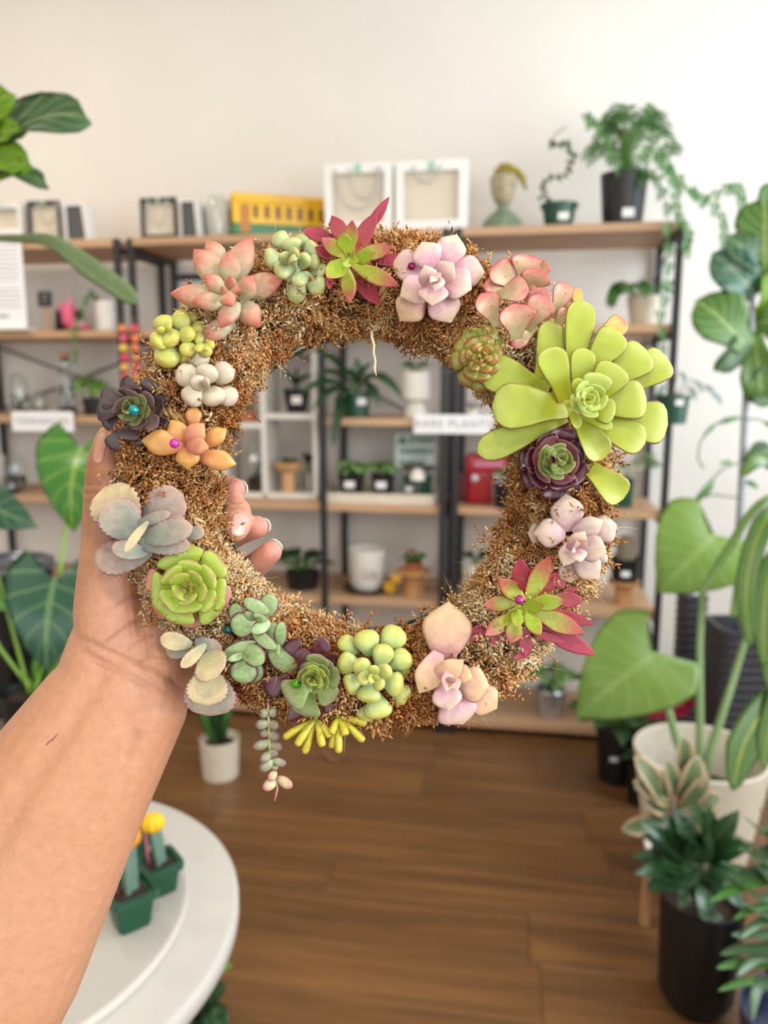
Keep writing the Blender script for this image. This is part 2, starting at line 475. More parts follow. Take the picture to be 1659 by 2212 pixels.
# ================================================================== the wreath
WD = 0.36                        # distance of the ring's plane in front of the camera
S = WD/F                         # metres per picture pixel at that distance
WCX, WCY = 790.0, 1040.0
WC = Vector(((WCX-829.5)*S, (1106-WCY)*S, -WD))
WM = CM @ Matrix.Translation(WC)
def wl(px, py, z=0.0):
    """A point of the wreath's own space: z (in units of S) stands out of the ring's plane."""
    dp = WD - z*S
    return np.array(((px-829.5)/F*dp - WC.x, (1106-py)/F*dp - WC.y, z*S))
wreath = empty('wreath', WM, 'round sphagnum moss wreath planted with colourful succulents, held up by a hand', 'wreath')

RR, Rr, RZ = 424.0, 87.0, 80.0
nrs = np.random.RandomState(5)
def fbm(a, b, seed=0, oct=4):
    """smooth periodic noise over the ring angle a and tube angle b, about -1..1"""
    r = np.random.RandomState(100+seed); out = 0.0
    for o in range(oct):
        for q in range(3):
            fa = r.randint(1, 5)*2**o; fb = r.randint(0, 3)*(1 if o < 2 else 2); p1, p2 = r.uniform(0, 2*PI, 2)
            out = out + np.sin(fa*a+p1+1.3*np.sin(fb*b+p2))*np.cos(fb*b+p2)*0.55**o/2.0
    return out
def ring_pt(a, b, rs=1.0):
    """moss surface point and outward normal at ring angle a, tube angle b (0 = outwards, pi/2 = towards the viewer)"""
    lump = 1+0.17*fbm(a, b, 1)
    r = RR+Rr*lump*rs*np.cos(b); z = RZ*lump*rs*np.sin(b)
    p = np.stack([r*np.cos(a), r*np.sin(a), z], -1)*S
    n = np.stack([np.cos(b)*np.cos(a), np.cos(b)*np.sin(a), np.sin(b)], -1)
    return p, n
def mossmat(name, rough=0.85):
    m, nt, b = newmat(name)
    at = N(nt, 'ShaderNodeAttribute', attribute_name='Col'); nt.links.new(at.outputs['Color'], b.inputs['Base Color'])
    b.inputs['Roughness'].default_value = rough; b.inputs['Specular IOR Level'].default_value = 0.2
    return m
M_moss = mossmat('sphagnum_moss')
# body
na, nb = 220, 36
A, B = np.meshgrid(np.arange(na)*2*PI/na, np.arange(nb)*2*PI/nb, indexing='ij')
pp, _ = ring_pt(A, B, 0.94)
vv = pp.reshape(-1, 3)
ff = [(i*nb+j, ((i+1) % na)*nb+j, ((i+1) % na)*nb+(j+1) % nb, i*nb+(j+1) % nb) for i in range(na) for j in range(nb)]
base_c = np.tile(np.array(srgb('#5a3c22')), (len(vv), 1))
moss = link('moss_ring', mkmesh('moss_ring', vv, ff, M_moss, None, True, base_c), wreath)
moss['label'] = 'ring of tan and orange brown sphagnum moss'

def strands(n, lmin, lmax, wmin, wmax, seed, curl=1.0, frange=(-0.45, 3.6), stick=0.45, pale=0.0, clump=0.0, rs=0.93, region=None):
    """n short curled moss shreds: 3-sided tapering tubes, as arrays of vertices, quads and colours"""
    r = np.random.RandomState(seed)
    if clump:
        nc = max(1, int(n/clump)); ca = r.uniform(0, 2*PI, nc); cb = r.uniform(frange[0], frange[1], nc)
        k = r.randint(0, nc, n); a = ca[k]+r.normal(0, 0.02, n); b = cb[k]+r.normal(0, 0.10, n)
    else:
        k = None; a = r.uniform(0, 2*PI, n); b = r.uniform(frange[0], frange[1], n)
    if region is not None: a = region[0]+(a/(2*PI))*(region[1]-region[0])
    p, nn = ring_pt(a, b, rs)
    t1 = np.stack([-np.sin(a), np.cos(a), 0*a], -1); t2 = np.cross(nn, t1)
    th = r.uniform(0, 2*PI, n) if k is None else r.uniform(0, 2*PI, nc)[k]+r.normal(0, 0.6, n)
    tg = t1*np.cos(th)[:, None]+t2*np.sin(th)[:, None]
    sk = np.abs(r.normal(0, stick, n))[:, None]
    d = tg+nn*sk; d /= np.linalg.norm(d, axis=1)[:, None]
    L = (lmin+(lmax-lmin)*r.rand(n)**1.7)*S; W = (wmin+(wmax-wmin)*r.rand(n)**1.5)*S
    m = 5
    cv = r.normal(0, curl, (n, 3)); cv -= d*np.sum(cv*d, 1)[:, None]
    pts = []
    for i in range(m):
        u = i/(m-1)
        pts.append(p+d*(L*u)[:, None]+cv*(L*0.34*u*u)[:, None]+nn*(L*0.16*math.sin(PI*u))[:, None])
    pts = np.stack(pts, 1)                                      # n, m, 3
    tan = np.gradient(pts, axis=1); tan /= np.linalg.norm(tan, axis=2)[..., None]+1e-12
    rf = r.normal(0, 1, (n, 1, 3)); s = np.cross(tan, rf); s /= np.linalg.norm(s, axis=2)[..., None]+1e-9
    q = np.cross(s, tan)
    wt = np.array([0.55, 1.0, 0.9, 0.6, 0.08])[None, :, None]*W[:, None, None]/2
    V = np.stack([pts+(s*math.cos(2*PI*j/3)+q*0.45*math.sin(2*PI*j/3))*wt for j in range(3)], 2)     # n, m, 3, 3
    V = V.reshape(-1, 3)
    i0 = (np.arange(n)*m*3)[:, None, None]; st = (np.arange(m-1)*3)[None, :, None]; j = np.arange(3)[None, None, :]
    a0 = i0+st+j; b0 = i0+st+(j+1) % 3
    Q = np.stack([a0, b0, b0+3, a0+3], -1).reshape(-1, 4)
    hue = fbm(a, b*0+a*2, 2)*0.75+fbm(a*1, b, 3)*0.5+r.normal(0, 0.45, n)
    pal = np.array([srgb(c)[:3] for c in ('#86562e', '#a37040', '#b78b58', '#c5a372', '#d3b98e', '#e2d0ac')])
    x = np.clip((hue+1.5+pale)/3.0, 0, 0.999)*(len(pal)-1); i1 = x.astype(int); fr = (x-i1)[:, None]
    c = pal[i1]*(1-fr)+pal[np.minimum(i1+1, len(pal)-1)]*fr
    red = (r.rand(n) < np.clip(0.10+0.22*fbm(a, b, 7), 0, .5))[:, None]; c = np.where(red, c*np.array([1.06, 0.78, 0.55]), c)
    C = np.concatenate([np.repeat(c*r.uniform(0.8, 1.2, (n, 1)), m*3, 0), np.ones((n*m*3, 1))], 1)
    return V, Q, C
def big_mesh(name, packs, mat):
    V = np.concatenate([p[0] for p in packs]); C = np.concatenate([p[2] for p in packs]); o = 0; Q = []
    for p in packs: Q.append(p[1]+o); o += len(p[0])
    Q = np.concatenate(Q)
    me = bpy.data.meshes.new(name)
    me.vertices.add(len(V)); me.vertices.foreach_set('co', V.astype(np.float32).ravel())
    me.loops.add(len(Q)*4); me.loops.foreach_set('vertex_index', Q.astype(np.int32).ravel())
    me.polygons.add(len(Q)); me.polygons.foreach_set('loop_start', (np.arange(len(Q))*4).astype(np.int32))
    at = me.color_attributes.new('Col', 'FLOAT_COLOR', 'POINT'); at.data.foreach_set('color', C.astype(np.float32).ravel())
    me.materials.append(mat); me.update(calc_edges=True); me.validate()
    me.shade_smooth()
    return me
def sprigs(n, lmin, lmax, leaf, seed, frange=(-0.6, 3.75), rs=0.97, m=9, clump=6, out=0.35):
    """feathery sphagnum branchlets: a curved stem thickly set with short pointed leaflets"""
    r = np.random.RandomState(seed)
    nc = max(1, n//clump); k = r.randint(0, nc, n)
    a = r.uniform(0, 2*PI, nc)[k]+r.normal(0, .025, n); b = r.uniform(frange[0], frange[1], nc)[k]+r.normal(0, .12, n)
    p, nn = ring_pt(a, b, rs)
    t1 = np.stack([-np.sin(a), np.cos(a), 0*a], -1); t2 = np.cross(nn, t1)
    th = r.uniform(0, 2*PI, nc)[k]+r.normal(0, .7, n)
    d = t1*np.cos(th)[:, None]+t2*np.sin(th)[:, None]+nn*np.abs(r.normal(0, out, n))[:, None]
    d /= np.linalg.norm(d, axis=1)[:, None]
    L = (lmin+(lmax-lmin)*r.rand(n)**1.3)*S
    cv = r.normal(0, 1.1, (n, 3)); cv -= d*np.sum(cv*d, 1)[:, None]
    u = np.linspace(0.05, 1, m)[None, :, None]
    base = p[:, None]+d[:, None]*(L[:, None, None]*u)+cv[:, None]*(L[:, None, None]*.42*u*u)+nn[:, None]*(L[:, None, None]*.2*np.sin(PI*u))
    ax = d[:, None]+cv[:, None]*.84*u+nn[:, None]*(.2*PI*np.cos(PI*u)); ax /= np.linalg.norm(ax, axis=2)[..., None]
    q = np.cross(ax, nn[:, None]+.01); q /= np.linalg.norm(q, axis=2)[..., None]+1e-9; w2 = np.cross(ax, q)
    ph = (np.arange(m)*2.4)[None, :, None]+r.uniform(0, 6, n)[:, None, None]
    side = q*np.cos(ph)+w2*np.sin(ph)
    ld = ax*.86+side*.62; ld /= np.linalg.norm(ld, axis=2)[..., None]
    ll = leaf*S*r.uniform(.7, 1.3, (n, m, 1))*(1.1-.45*u); wv = np.cross(ld, np.cross(side, ax)+r.normal(0, .3, (n, m, 3))); wv /= np.linalg.norm(wv, axis=2)[..., None]+1e-9
    up = np.cross(ld, wv); hw = ll*.23
    V = np.stack([base-ld*ll*.2, base+ld*ll*.30+wv*hw, base+ld*ll*.30-wv*hw, base+ld*ll*.34+up*hw*.55, base+ld*ll+up*ll*r.normal(0, .18, (n, m, 1))], 2)
    nl = n*m; o = (np.arange(nl)*5)[:, None]
    T = np.concatenate([o+np.array(x) for x in ([0, 1, 3], [0, 3, 2], [1, 4, 3], [3, 4, 2], [0, 2, 1], [1, 2, 4])], 0)
    hue = fbm(a, a*2+b*0, 2)*.8+fbm(a, b, 3)*.55+r.normal(0, .55, nc)[k]+r.normal(0, .25, n)
    pal = np.array([srgb(c)[:3] for c in ('#935f33', '#b27a43', '#c79661', '#d4b07c', '#e0c79a', '#ebdbb9')])
    x = np.clip((hue+1.5)/3.0, 0, .999)*(len(pal)-1); i1 = x.astype(int); fr = (x-i1)[:, None]
    c = pal[i1]*(1-fr)+pal[np.minimum(i1+1, len(pal)-1)]*fr
    red = (r.rand(nc)[k] < np.clip(.12+.25*fbm(a, b, 7), 0, .5))[:, None]; c = np.where(red, c*np.array([1.03, .78, .58]), c)
    C = np.concatenate([np.repeat(c*r.uniform(.85, 1.15, (n, 1)), m*5, 0), np.ones((nl*5, 1))], 1)
    return V.reshape(-1, 3), T, C
def tri_mesh(name, packs, mat):
    V = np.concatenate([p[0] for p in packs]); C = np.concatenate([p[2] for p in packs]); o = 0; Q = []
    for p in packs: Q.append(p[1]+o); o += len(p[0])
    Q = np.concatenate(Q); me = bpy.data.meshes.new(name)
    me.vertices.add(len(V)); me.vertices.foreach_set('co', V.astype(np.float32).ravel())
    me.loops.add(len(Q)*3); me.loops.foreach_set('vertex_index', Q.astype(np.int32).ravel())
    me.polygons.add(len(Q)); me.polygons.foreach_set('loop_start', (np.arange(len(Q))*3).astype(np.int32))
    at = me.color_attributes.new('Col', 'FLOAT_COLOR', 'POINT'); at.data.foreach_set('color', C.astype(np.float32).ravel())
    me.materials.append(mat); me.update(calc_edges=True); me.validate()
    return me
packs = [strands(4000, 14, 34, 3.5, 8.0, 12, 2.0, stick=0.25, pale=0.3),
         strands(1500, 40, 95, 1.0, 2.0, 13, 1.3, stick=0.3, pale=0.9)]
bl = link('moss_branchlets', tri_mesh('moss_branchlets', [sprigs(7000, 22, 52, 17, 21), sprigs(2600, 18, 38, 14, 22, out=.65), sprigs(2200, 26, 60, 19, 23, out=.5, frange=(.1, 3.0))], M_moss), moss); bl['kind'] = 'stuff'
ms = link('moss_shreds', big_mesh('moss_shreds', packs, M_moss), moss); ms['kind'] = 'stuff'

# jute twine wrapped round the ring, and the green wire frame
M_jute = plain('jute', '#b8925e', 0.9, var=0.3, scale=900, bump=0.5)
def twine(deg, lean=0.06, rad=8.5, plies=3, frm=-0.9, to=4.0, fuzz=True):
    s = Soup(); a0 = math.radians(deg)
    for q in range(plies):
        pts = []
        for i in range(41):
            b = frm+(to-frm)*i/40; a = a0+lean*(b-PI/2)
            p, n = ring_pt(np.array(a), np.array(b), 1.03)
            t1 = np.array([-math.sin(a), math.cos(a), 0]); ph = i*1.1+q*2*PI/plies
            pts.append(Vector(p+n*S*(rad*(0.8+0.75*math.cos(ph)))+t1*S*rad*0.85*math.sin(ph)))
        s.add(tubegeo(pts, rad*0.62*S, 5))
    o = link('twine', s.mesh('twine', M_jute), wreath); o['label'] = 'jute twine wrapped round the moss'
for dg, ln in ((110, -.10), (127, 0.10), (84, 0.03), (61, -0.08), (-17, 0.10), (161, 0.05), (236, 0.10), (292, -0.07), (330, 0.06), (203, 0.05)):
    twine(dg, ln)
M_wire = plain('green_wire', '#1f4a3a', 0.35, 0.3)
def wirering(r, z):
    pts = [Vector((math.cos(a)*r*S, math.sin(a)*r*S, z*S)) for a in np.linspace(0, 2*PI, 97)[:-1]]
    return tubegeo(pts, 4.0*S, 6, True)
s = Soup()
for r, z in ((326, -52), (345, -80), (500, -78), (524, -48)): s.add(wirering(r, z))
wf = link('wire_frame', s.mesh('wire_frame', M_wire), wreath); wf['label'] = 'dark green wire hoop frame inside the moss'

# ---- succulents
CR = {'A': (180, 420, .36166), 'B': (680, 420, .36166), 'C': (960, 560, .3014), 'D': (860, 1020, .3014), 'E': (480, 1220, .3014), 'F': (0, 600, .24111), 'G': (150, 980, .3014)}
def rosette(cx, cy, rb, r, n, w, lev, ph=0.0, el=1.0, rot=0.0, jit=0.06, mat=None, **kw):
    out = []
    q = random.Random(int(cx*7+cy*3+r))
    for k in range(n):
        a = ph+2*PI*k/n+q.uniform(-jit, jit)*2; rr = r*(1+q.uniform(-jit, jit))
        c, s_ = math.cos(a), math.sin(a)*el
        c, s_ = c*math.cos(rot)-s_*math.sin(rot), c*math.sin(rot)+s_*math.cos(rot)
        out.append((cx+rb*c, cy+rb*s_, cx+rr*c, cy+rr*s_, w*(1+q.uniform(-jit, jit)), lev, mat, kw))
    return out
def succulent(name, label, crop, mat, leaves, z0=90, stp=11, lift=None, prof='obov', th=0.42, bow=0.06, cup=0.0, curl=0.0, scal=0, sh=(0, 0), small=13, stem=None, centre=None):
    ox, oy, k = CR[crop]
    ox += sh[0]; oy += sh[1]
    soup = Soup(); kids = []
    xs, ys = [], []
    for lf in leaves:
        bx, by, tx, ty, w, lev = lf[:6]
        mt = lf[6] if len(lf) > 6 and lf[6] else mat
        kw = dict(lf[7]) if len(lf) > 7 else {}
        zb = z0+9+lev*stp+kw.pop('dz', 0); lf_ = kw.pop('lift', None)
        if lf_ is None: lf_ = (lift[min(lev, len(lift)-1)] if lift else 2+lev*8)
        bp = (ox+bx*k, oy+by*k); tp = (ox+tx*k, oy+ty*k); W = w*k
        p = dict(prof=prof, bow=bow, cup=cup, curl=curl, scal=scal)
        if scal: p['seg'] = 40
        thk = kw.pop('th', th); p.update(kw)
        g = leafgeo(wl(*bp, zb), wl(*tp, zb+lf_), kw.get('NH', (0, 0, 1)), W*S, W*S*thk, **{a: b for a, b in p.items() if a != 'NH'})
        xs.append(bp[0]); ys.append(bp[1])
        if W < small: soup.add(g); cmat = mt
        else: kids.append((g, mt))
    cx, cy = (ox+centre[0]*k, oy+centre[1]*k) if centre else (np.mean(xs), np.mean(ys))
    # the stem that carries the leaves, down into the moss
    a = math.atan2(WCY-cy, cx-WCX); dd = min(max(math.hypot(cx-WCX, WCY-cy), RR-80), RR+80)
    root = Vector((dd*math.cos(a)*S, dd*math.sin(a)*S, 30*S))
    soup.add(tubegeo([root, Vector(wl(cx, cy, z0-6)), Vector(wl(cx, cy, z0+2*stp))], [7*S, 8*S, 4*S], 8))
    pr_ = link(name, soup.mesh(name, mat), wreath); pr_['label'] = label
    for g, mt in kids: link('leaf', mkmesh('leaf', g[0], g[1], mt, g[2]), pr_)
    return pr_
LM = leafmat
m_coral = LM('coral_leaf', [(0, '#d9d6b4'), (.35, '#d6c9a6'), (.62, '#dca389'), (1, '#cf6b55')], None, rough=.42, sss=.12, spots=('#c98a70', .35), scale=160)
m_palegreen = LM('pale_green_leaf', [(0, '#b9d3b0'), (.6, '#c3d496'), (1, '#cbd184')], '#d9a58c', .93, .45, rough=.38, sss=.15, scale=140)
m_kiwi = LM('lime_leaf', [(0, '#b4cf45'), (.6, '#aac63c'), (.9, '#b5a84a'), (1, '#b4544e')], '#c24a55', .84, .75, rough=.36, sss=.1)
m_kiwired = LM('red_leaf', [(0, '#a8913a'), (.25, '#ab4a3c'), (.6, '#a83042'), (1, '#a3243f')], '#b83354', .86, .8, rough=.34, sss=.06)
m_kiwimix = LM('red_edged_leaf', [(0, '#b9c24a'), (.45, '#adb244'), (.75, '#bb7250'), (1, '#bf4350')], '#c2414f', .78, .9, rough=.36, sss=.1)
m_crimson = LM('crimson_leaf', [(0, '#8f2038'), (.5, '#a62845'), (1, '#b53a58')], '#c05070', .9, .7, rough=.35)
m_lav = LM('lavender_leaf', [(0, '#e4a9c2'), (.45, '#ecbfc6'), (.8, '#efd0c0'), (1, '#ecd2b0')], '#e8d2c4', .9, .6, rough=.45, sss=.15, scale=140)
m_beige = LM('beige_leaf', [(0, '#e0a4b0'), (.3, '#e8bba6'), (.7, '#e8c29a'), (1, '#e4c79c')], None, rough=.48, sss=.12, scale=140, spots=('#b98a62', .3))
m_grayl = LM('grey_lavender_leaf', [(0, '#d3aebb'), (.5, '#d8c0b8'), (1, '#e0c9ae')], '#d8c4b2', .88, .7, rough=.45, sss=.12, scale=150, spots=('#b09a86', .3))
m_pinks = LM('speckled_pink_leaf', [(0, '#d3d69e'), (.45, '#e2cda4'), (.8, '#e8b59a'), (1, '#d9616a')], '#cf3f58', .80, .9, rough=.36, sss=.12, spots=('#b8304a', .8), scale=150)
m_sgr = LM('green_red_leaf', [(0, '#a9c455'), (.55, '#a3b84a'), (.85, '#a9a047'), (1, '#b06a3e')], '#b8402f', .86, .7, rough=.3, sss=.1)
m_aeo = LM('bright_lime_leaf', [(0, '#c6c630'), (.35, '#adbd2c'), (.75, '#b3c443'), (1, '#bfcb5c')], '#9c5a58', .90, .8, rough=.36, sss=.12, mottle=.07, scale=90)
m_aeoy = LM('yellow_lime_leaf', [(0, '#cfd06a'), (.5, '#e2d05e'), (.8, '#e6c06c'), (1, '#d0806a')], '#b4545a', .88, .85, rough=.36, sss=.1)
m_aeoc = LM('pale_lime_leaf', [(0, '#d6dd6a'), (.5, '#c9dd66'), (1, '#c4d970')], '#dbe0a6', .9, .8, rough=.4, sss=.15, mottle=.05)
m_burg = LM('burgundy_leaf', [(0, '#74323f'), (.5, '#5a1f2b'), (1, '#4e1a2a')], '#a77d86', .90, .8, rough=.3)
m_burgm = LM('dusty_burgundy_leaf', [(0, '#8d7a52'), (.4, '#855052'), (1, '#6f3140')], '#9b6f74', .9, .7, rough=.4)
m_olive = LM('olive_leaf', [(0, '#b9c46c'), (.6, '#9aa65a'), (1, '#8b9a55')], '#c3c98e', .88, .8, rough=.42, sss=.06, mottle=.06)
m_black = LM('black_purple_leaf', [(0, '#5c403c'), (.5, '#473030'), (1, '#3e2b2c')], '#937b72', .92, .7, rough=.3, mottle=.15, scale=250)
m_mauve = LM('mauve_leaf', [(0, '#86905a'), (.45, '#7c6a5c'), (1, '#6b4c53')], '#8d7073', .92, .6, rough=.4)
m_mossg = LM('moss_green_leaf', [(0, '#9fb860'), (.6, '#8aa055'), (1, '#84835a')], '#a9b37c', .9, .6, rough=.42)
m_limep = LM('plump_lime_leaf', [(0, '#bcd9b0'), (.45, '#c8da8e'), (.8, '#d2da78'), (1, '#d6d56c')], '#d8a882', .96, .35, rough=.3, sss=.18, scale=110)
m_sedy = LM('yellow_green_leaf', [(0, '#c6da9c'), (.5, '#d2d770'), (1, '#d9cf5e')], '#dfa25c', .95, .5, rough=.32, sss=.15, scale=110)
m_pebble = LM('pebble_grey_leaf', [(0, '#dcd5b9'), (.6, '#e2d8c0'), (1, '#e2ccb8')], '#d6bdb2', .95, .6, rough=.5, sss=.15, scale=140, mottle=.06)
m_orange = LM('orange_leaf', [(0, '#dd8f6f'), (.35, '#e2a062'), (1, '#e6b15a')], None, rough=.36, sss=.15, scale=110)
m_orpink = LM('salmon_leaf', [(0, '#dc8a78'), (.6, '#e3987a'), (1, '#e5a564')], None, rough=.36, sss=.15, scale=110)
m_kal = LM('grey_scalloped_leaf', [(0, '#8d9c93'), (.5, '#a3a597'), (.85, '#b4a796'), (1, '#d0b39f')], '#de7a98', .86, .8, rough=.55, mottle=.16, scale=110)
m_kalc = LM('cream_scalloped_leaf', [(0, '#a7ad8c'), (.35, '#c8bd92'), (1, '#d8c298')], '#e0909c', .90, .65, rough=.55, mottle=.16, scale=110)
m_kalm = LM('mauve_scalloped_leaf', [(0, '#989a90'), (.5, '#a39189'), (1, '#bfa595')], '#de7a98', .88, .7, rough=.55, mottle=.16, scale=110)
m_ros = LM('fresh_green_leaf', [(0, '#b3cf46'), (.6, '#aecb45'), (.9, '#b4c556'), (1, '#b08a5e')], '#b76a5c', .90, .65, rough=.32, sss=.12, mottle=.06)
m_peach = LM('peach_leaf', [(0, '#cfc07a'), (.5, '#e0a98a'), (1, '#d98a80')], '#cf7078', .88, .6, rough=.4, sss=.1)
m_crass = LM('purple_edged_leaf', [(0, '#b6cf9a'), (.5, '#a3c384'), (1, '#9dba7e')], '#7a3f5c', .74, .95, rough=.42, sss=.1, scale=240, mottle=.18, )
m_string = LM('dusky_bead_leaf', [(0, '#b9c29a'), (.5, '#a6ad88'), (1, '#8a6d70')], '#84586a', .84, .75, rough=.45, sss=.08, scale=300, spots=('#7f5560', .5))
m_stringp = LM('pink_bead_leaf', [(0, '#e0b9b4'), (.5, '#dcd39c'), (1, '#cf8190')], '#c65a78', .84, .7, rough=.45, sss=.08)
m_finger = LM('yellow_finger_leaf', [(0, '#b7c04a'), (.3, '#d6d046'), (.8, '#d9c844'), (.93, '#b3925a'), (1, '#8d6a6a')], None, rough=.38, sss=.12, spots=('#6d4630', .8), scale=170)

succulent('succulent', 'coral and cream pointed rosette, largest at the upper left of the ring', 'A', m_coral, [
 (850, 440, 735, 278, 120, 0), (905, 760, 703, 872, 118, 0), (950, 600, 1196, 505, 150, 0), (850, 545, 660, 328, 160, 1), (900, 540, 1000, 253, 150, 1), (840, 640, 518, 592, 135, 1),
 (945, 640, 1052, 796, 135, 1), (880, 540, 882, 330, 132, 3), (860, 650, 645, 640, 108, 3), (845, 590, 722, 478, 102, 3), (955, 625, 1018, 482, 118, 3), (925, 650, 815, 797, 112, 3),
 (895, 570, 878, 482, 78, 5), (850, 595, 895, 668, 100, 5), (862, 610, 828, 548, 55, 5), (880, 590, 945, 575, 60, 5)], prof='lance', th=.5, bow=.1, z0=92, stp=12, centre=(870, 610))
succulent('succulent', 'pale mint green rosette of round leaves on top of the ring', 'A', m_palegreen, [
 (1270, 430, 1275, 655, 120, 0), (1330, 500, 1440, 580, 125, 0), (1350, 430, 1440, 490, 110, 0), (1240, 330, 1140, 240, 110, 0), (1330, 330, 1310, 232, 110, 0), (1330, 370, 1400, 300, 120, 1),
 (1190, 380, 1080, 385, 120, 1), (1340, 400, 1410, 400, 110, 1), (1255, 350, 1235, 258, 120, 2), (1265, 440, 1145, 470, 108, 3), (1345, 470, 1258, 540, 90, 3), (1300, 440, 1345, 360, 84, 4),
 (1225, 425, 1190, 345, 76, 4), (1265, 390, 1272, 325, 72, 5), (1250, 420, 1262, 380, 60, 6), (1275, 440, 1262, 392, 50, 7)], prof='obov', th=.42, bow=.1, centre=(1265, 420))
succulent('succulent', 'red and lime pointed rosette at the top of the ring, its longest leaf sticking up', 'B', m_kiwi, [
 (300, 230, 446, 18, 62, 0, m_crimson), (110, 262, -72, 218, 82, 0, m_crimson), (360, 400, 597, 382, 80, 0, m_crimson), (220, 450, 388, 664, 100, 0, m_kiwired), (100, 450, 85, 570, 60, 0, m_crimson),
 (215, 370, 372, 108, 100, 1, m_kiwired), (190, 290, 100, 128, 95, 1, m_kiwired), (130, 370, 0, 318, 85, 1, m_kiwired), (250, 370, 464, 318, 95, 1, m_kiwimix),
 (190, 440, 212, 650, 92, 2, m_kiwimix), (225, 420, 504, 552, 100, 2, m_kiwimix), (185, 370, 38, 262, 92, 2, m_kiwimix),
 (205, 350, 226, 152, 84, 3, m_kiwimix), (190, 350, 160, 222, 86, 4), (235, 390, 368, 350, 92, 4), (190, 390, 68, 505, 112, 4), (200, 375, 195, 445, 60, 5, m_aeoc), (210, 370, 255, 420, 50, 5), (195, 370, 165, 330, 50, 5), (215, 365, 240, 325, 48, 5)],
 prof='lance', th=.16, bow=-.05, cup=.12, curl=.06, z0=100, stp=10, centre=(205, 380))
succulent('succulent', 'lavender pink rosette with broad pointed leaves, on top beside the twine', 'B', m_lav, [
 (660, 440, 452, 425, 190, 0), (770, 430, 850, 240, 175, 0), (820, 470, 1016, 462, 185, 0), (640, 600, 507, 757, 190, 0, m_beige), (725, 590, 815, 768, 195, 1), (700, 440, 638, 283, 180, 2), (770, 510, 938, 568, 195, 2),
 (690, 540, 508, 608, 180, 2), (705, 530, 700, 664, 175, 4), (735, 520, 830, 408, 135, 4), (690, 560, 655, 420, 112, 5), (740, 490, 715, 575, 90, 6), (700, 500, 752, 500, 60, 7), (710, 540, 755, 520, 60, 7), (725, 505, 690, 525, 50, 8)],
 prof='rhomb', th=.22, bow=.07, cup=.05, z0=95, stp=11, centre=(715, 520))
succulent('succulent', 'peach pink rosette with red speckles and curled leaf rims, upper right', 'B', m_pinks, [
 (1330, 790, 1172, 917, 90, 0), (1400, 700, 1545, 620, 160, 0), (1430, 800, 1520, 680, 95, 1), (1420, 740, 1500, 522, 120, 1), (1240, 540, 1300, 362, 235, 1, None, dict(cup=.25)), (1330, 470, 1410, 440, 90, 2), (1190, 560, 1050, 430, 165, 1, None, dict(cup=.25)), (1160, 560, 1000, 560, 90, 1),
 (1085, 790, 985, 590, 150, 2), (1285, 570, 1340, 440, 175, 3, None, dict(cup=.2)), (1085, 610, 1285, 570, 145, 4), (1290, 690, 1390, 560, 105, 4, None, dict(cup=.2)), (1200, 862, 1185, 648, 205, 4), (1262, 810, 1385, 600, 160, 4),
 (1250, 640, 1310, 590, 70, 5), (1260, 600, 1330, 560, 60, 5)], prof='spoon', th=.12, bow=.14, cup=.24, curl=.05, z0=88, stp=13, lift=[10, 25, 35, 40, 40, 30], centre=(1250, 660))
succulent('succulent', 'small green rosette with red leaf tips, tucked beside the big lime one', 'C', m_sgr,
 rosette(262, 715, 60, 225, 9, 150, 0, .2, 1.12)+rosette(262, 715, 45, 168, 7, 130, 2, .5, 1.08)+rosette(264, 712, 30, 112, 6, 100, 4, .1)+rosette(268, 706, 15, 66, 5, 70, 6, .4)+rosette(268, 706, 5, 32, 4, 36, 7, .2),
 th=.4, bow=.1, z0=80, stp=9, centre=(262, 715))
succulent('succulent', 'very large bright lime rosette with long spoon leaves, right side', 'C', m_aeo, [
 (960, 420, 945, 198, 75, 0, m_aeoy), (1050, 660, 1290, 425, 150, 0, m_aeoy), (1300, 930, 1595, 700, 250, 0), (870, 1120, 235, 1390, 205, 0), (740, 960, 275, 790, 265, 0), (680, 920, 790, 440, 205, 0),
 (1010, 1470, 1282, 1722, 210, 0, None, dict(dz=4, cup=.2)), (900, 900, 985, 290, 205, 1), (1140, 1140, 1602, 1188, 290, 1), (1160, 890, 1450, 650, 260, 1), (890, 1060, 340, 1060, 310, 2), (1030, 1150, 1438, 1325, 220, 2), (930, 1100, 1130, 1440, 190, 2, None, dict(cup=.25)),
 (1020, 820, 1245, 512, 225, 2), (865, 1010, 735, 635, 205, 3), (945, 990, 1000, 635, 165, 3), (1060, 1060, 1448, 995, 262, 3), (870, 1010, 960, 1215, 70, 4, None, dict(cup=.2)), (980, 1130, 1205, 1205, 75, 4), (1060, 1020, 1240, 755, 240, 4), (1010, 1070, 1225, 1100, 170, 4), (960, 1060, 950, 850, 90, 5),
 (1040, 1000, 1110, 815, 190, 5, m_aeoc)]
 +rosette(1030, 1010, 20, 128, 5, 130, 6, .4, mat=m_aeoc)+rosette(1025, 1010, 12, 88, 5, 95, 8, .9, mat=m_aeoc)+rosette(1020, 1010, 6, 55, 5, 62, 10, .2, mat=m_aeoc)+rosette(1018, 1010, 2, 30, 4, 36, 11, .7, mat=m_aeoc),
 prof='paddle', th=.09, bow=.07, cup=.08, z0=104, stp=12, lift=[6, 10, 14, 18, 25, 30, 34, 30, 26, 24, 20, 18], centre=(1010, 1040))
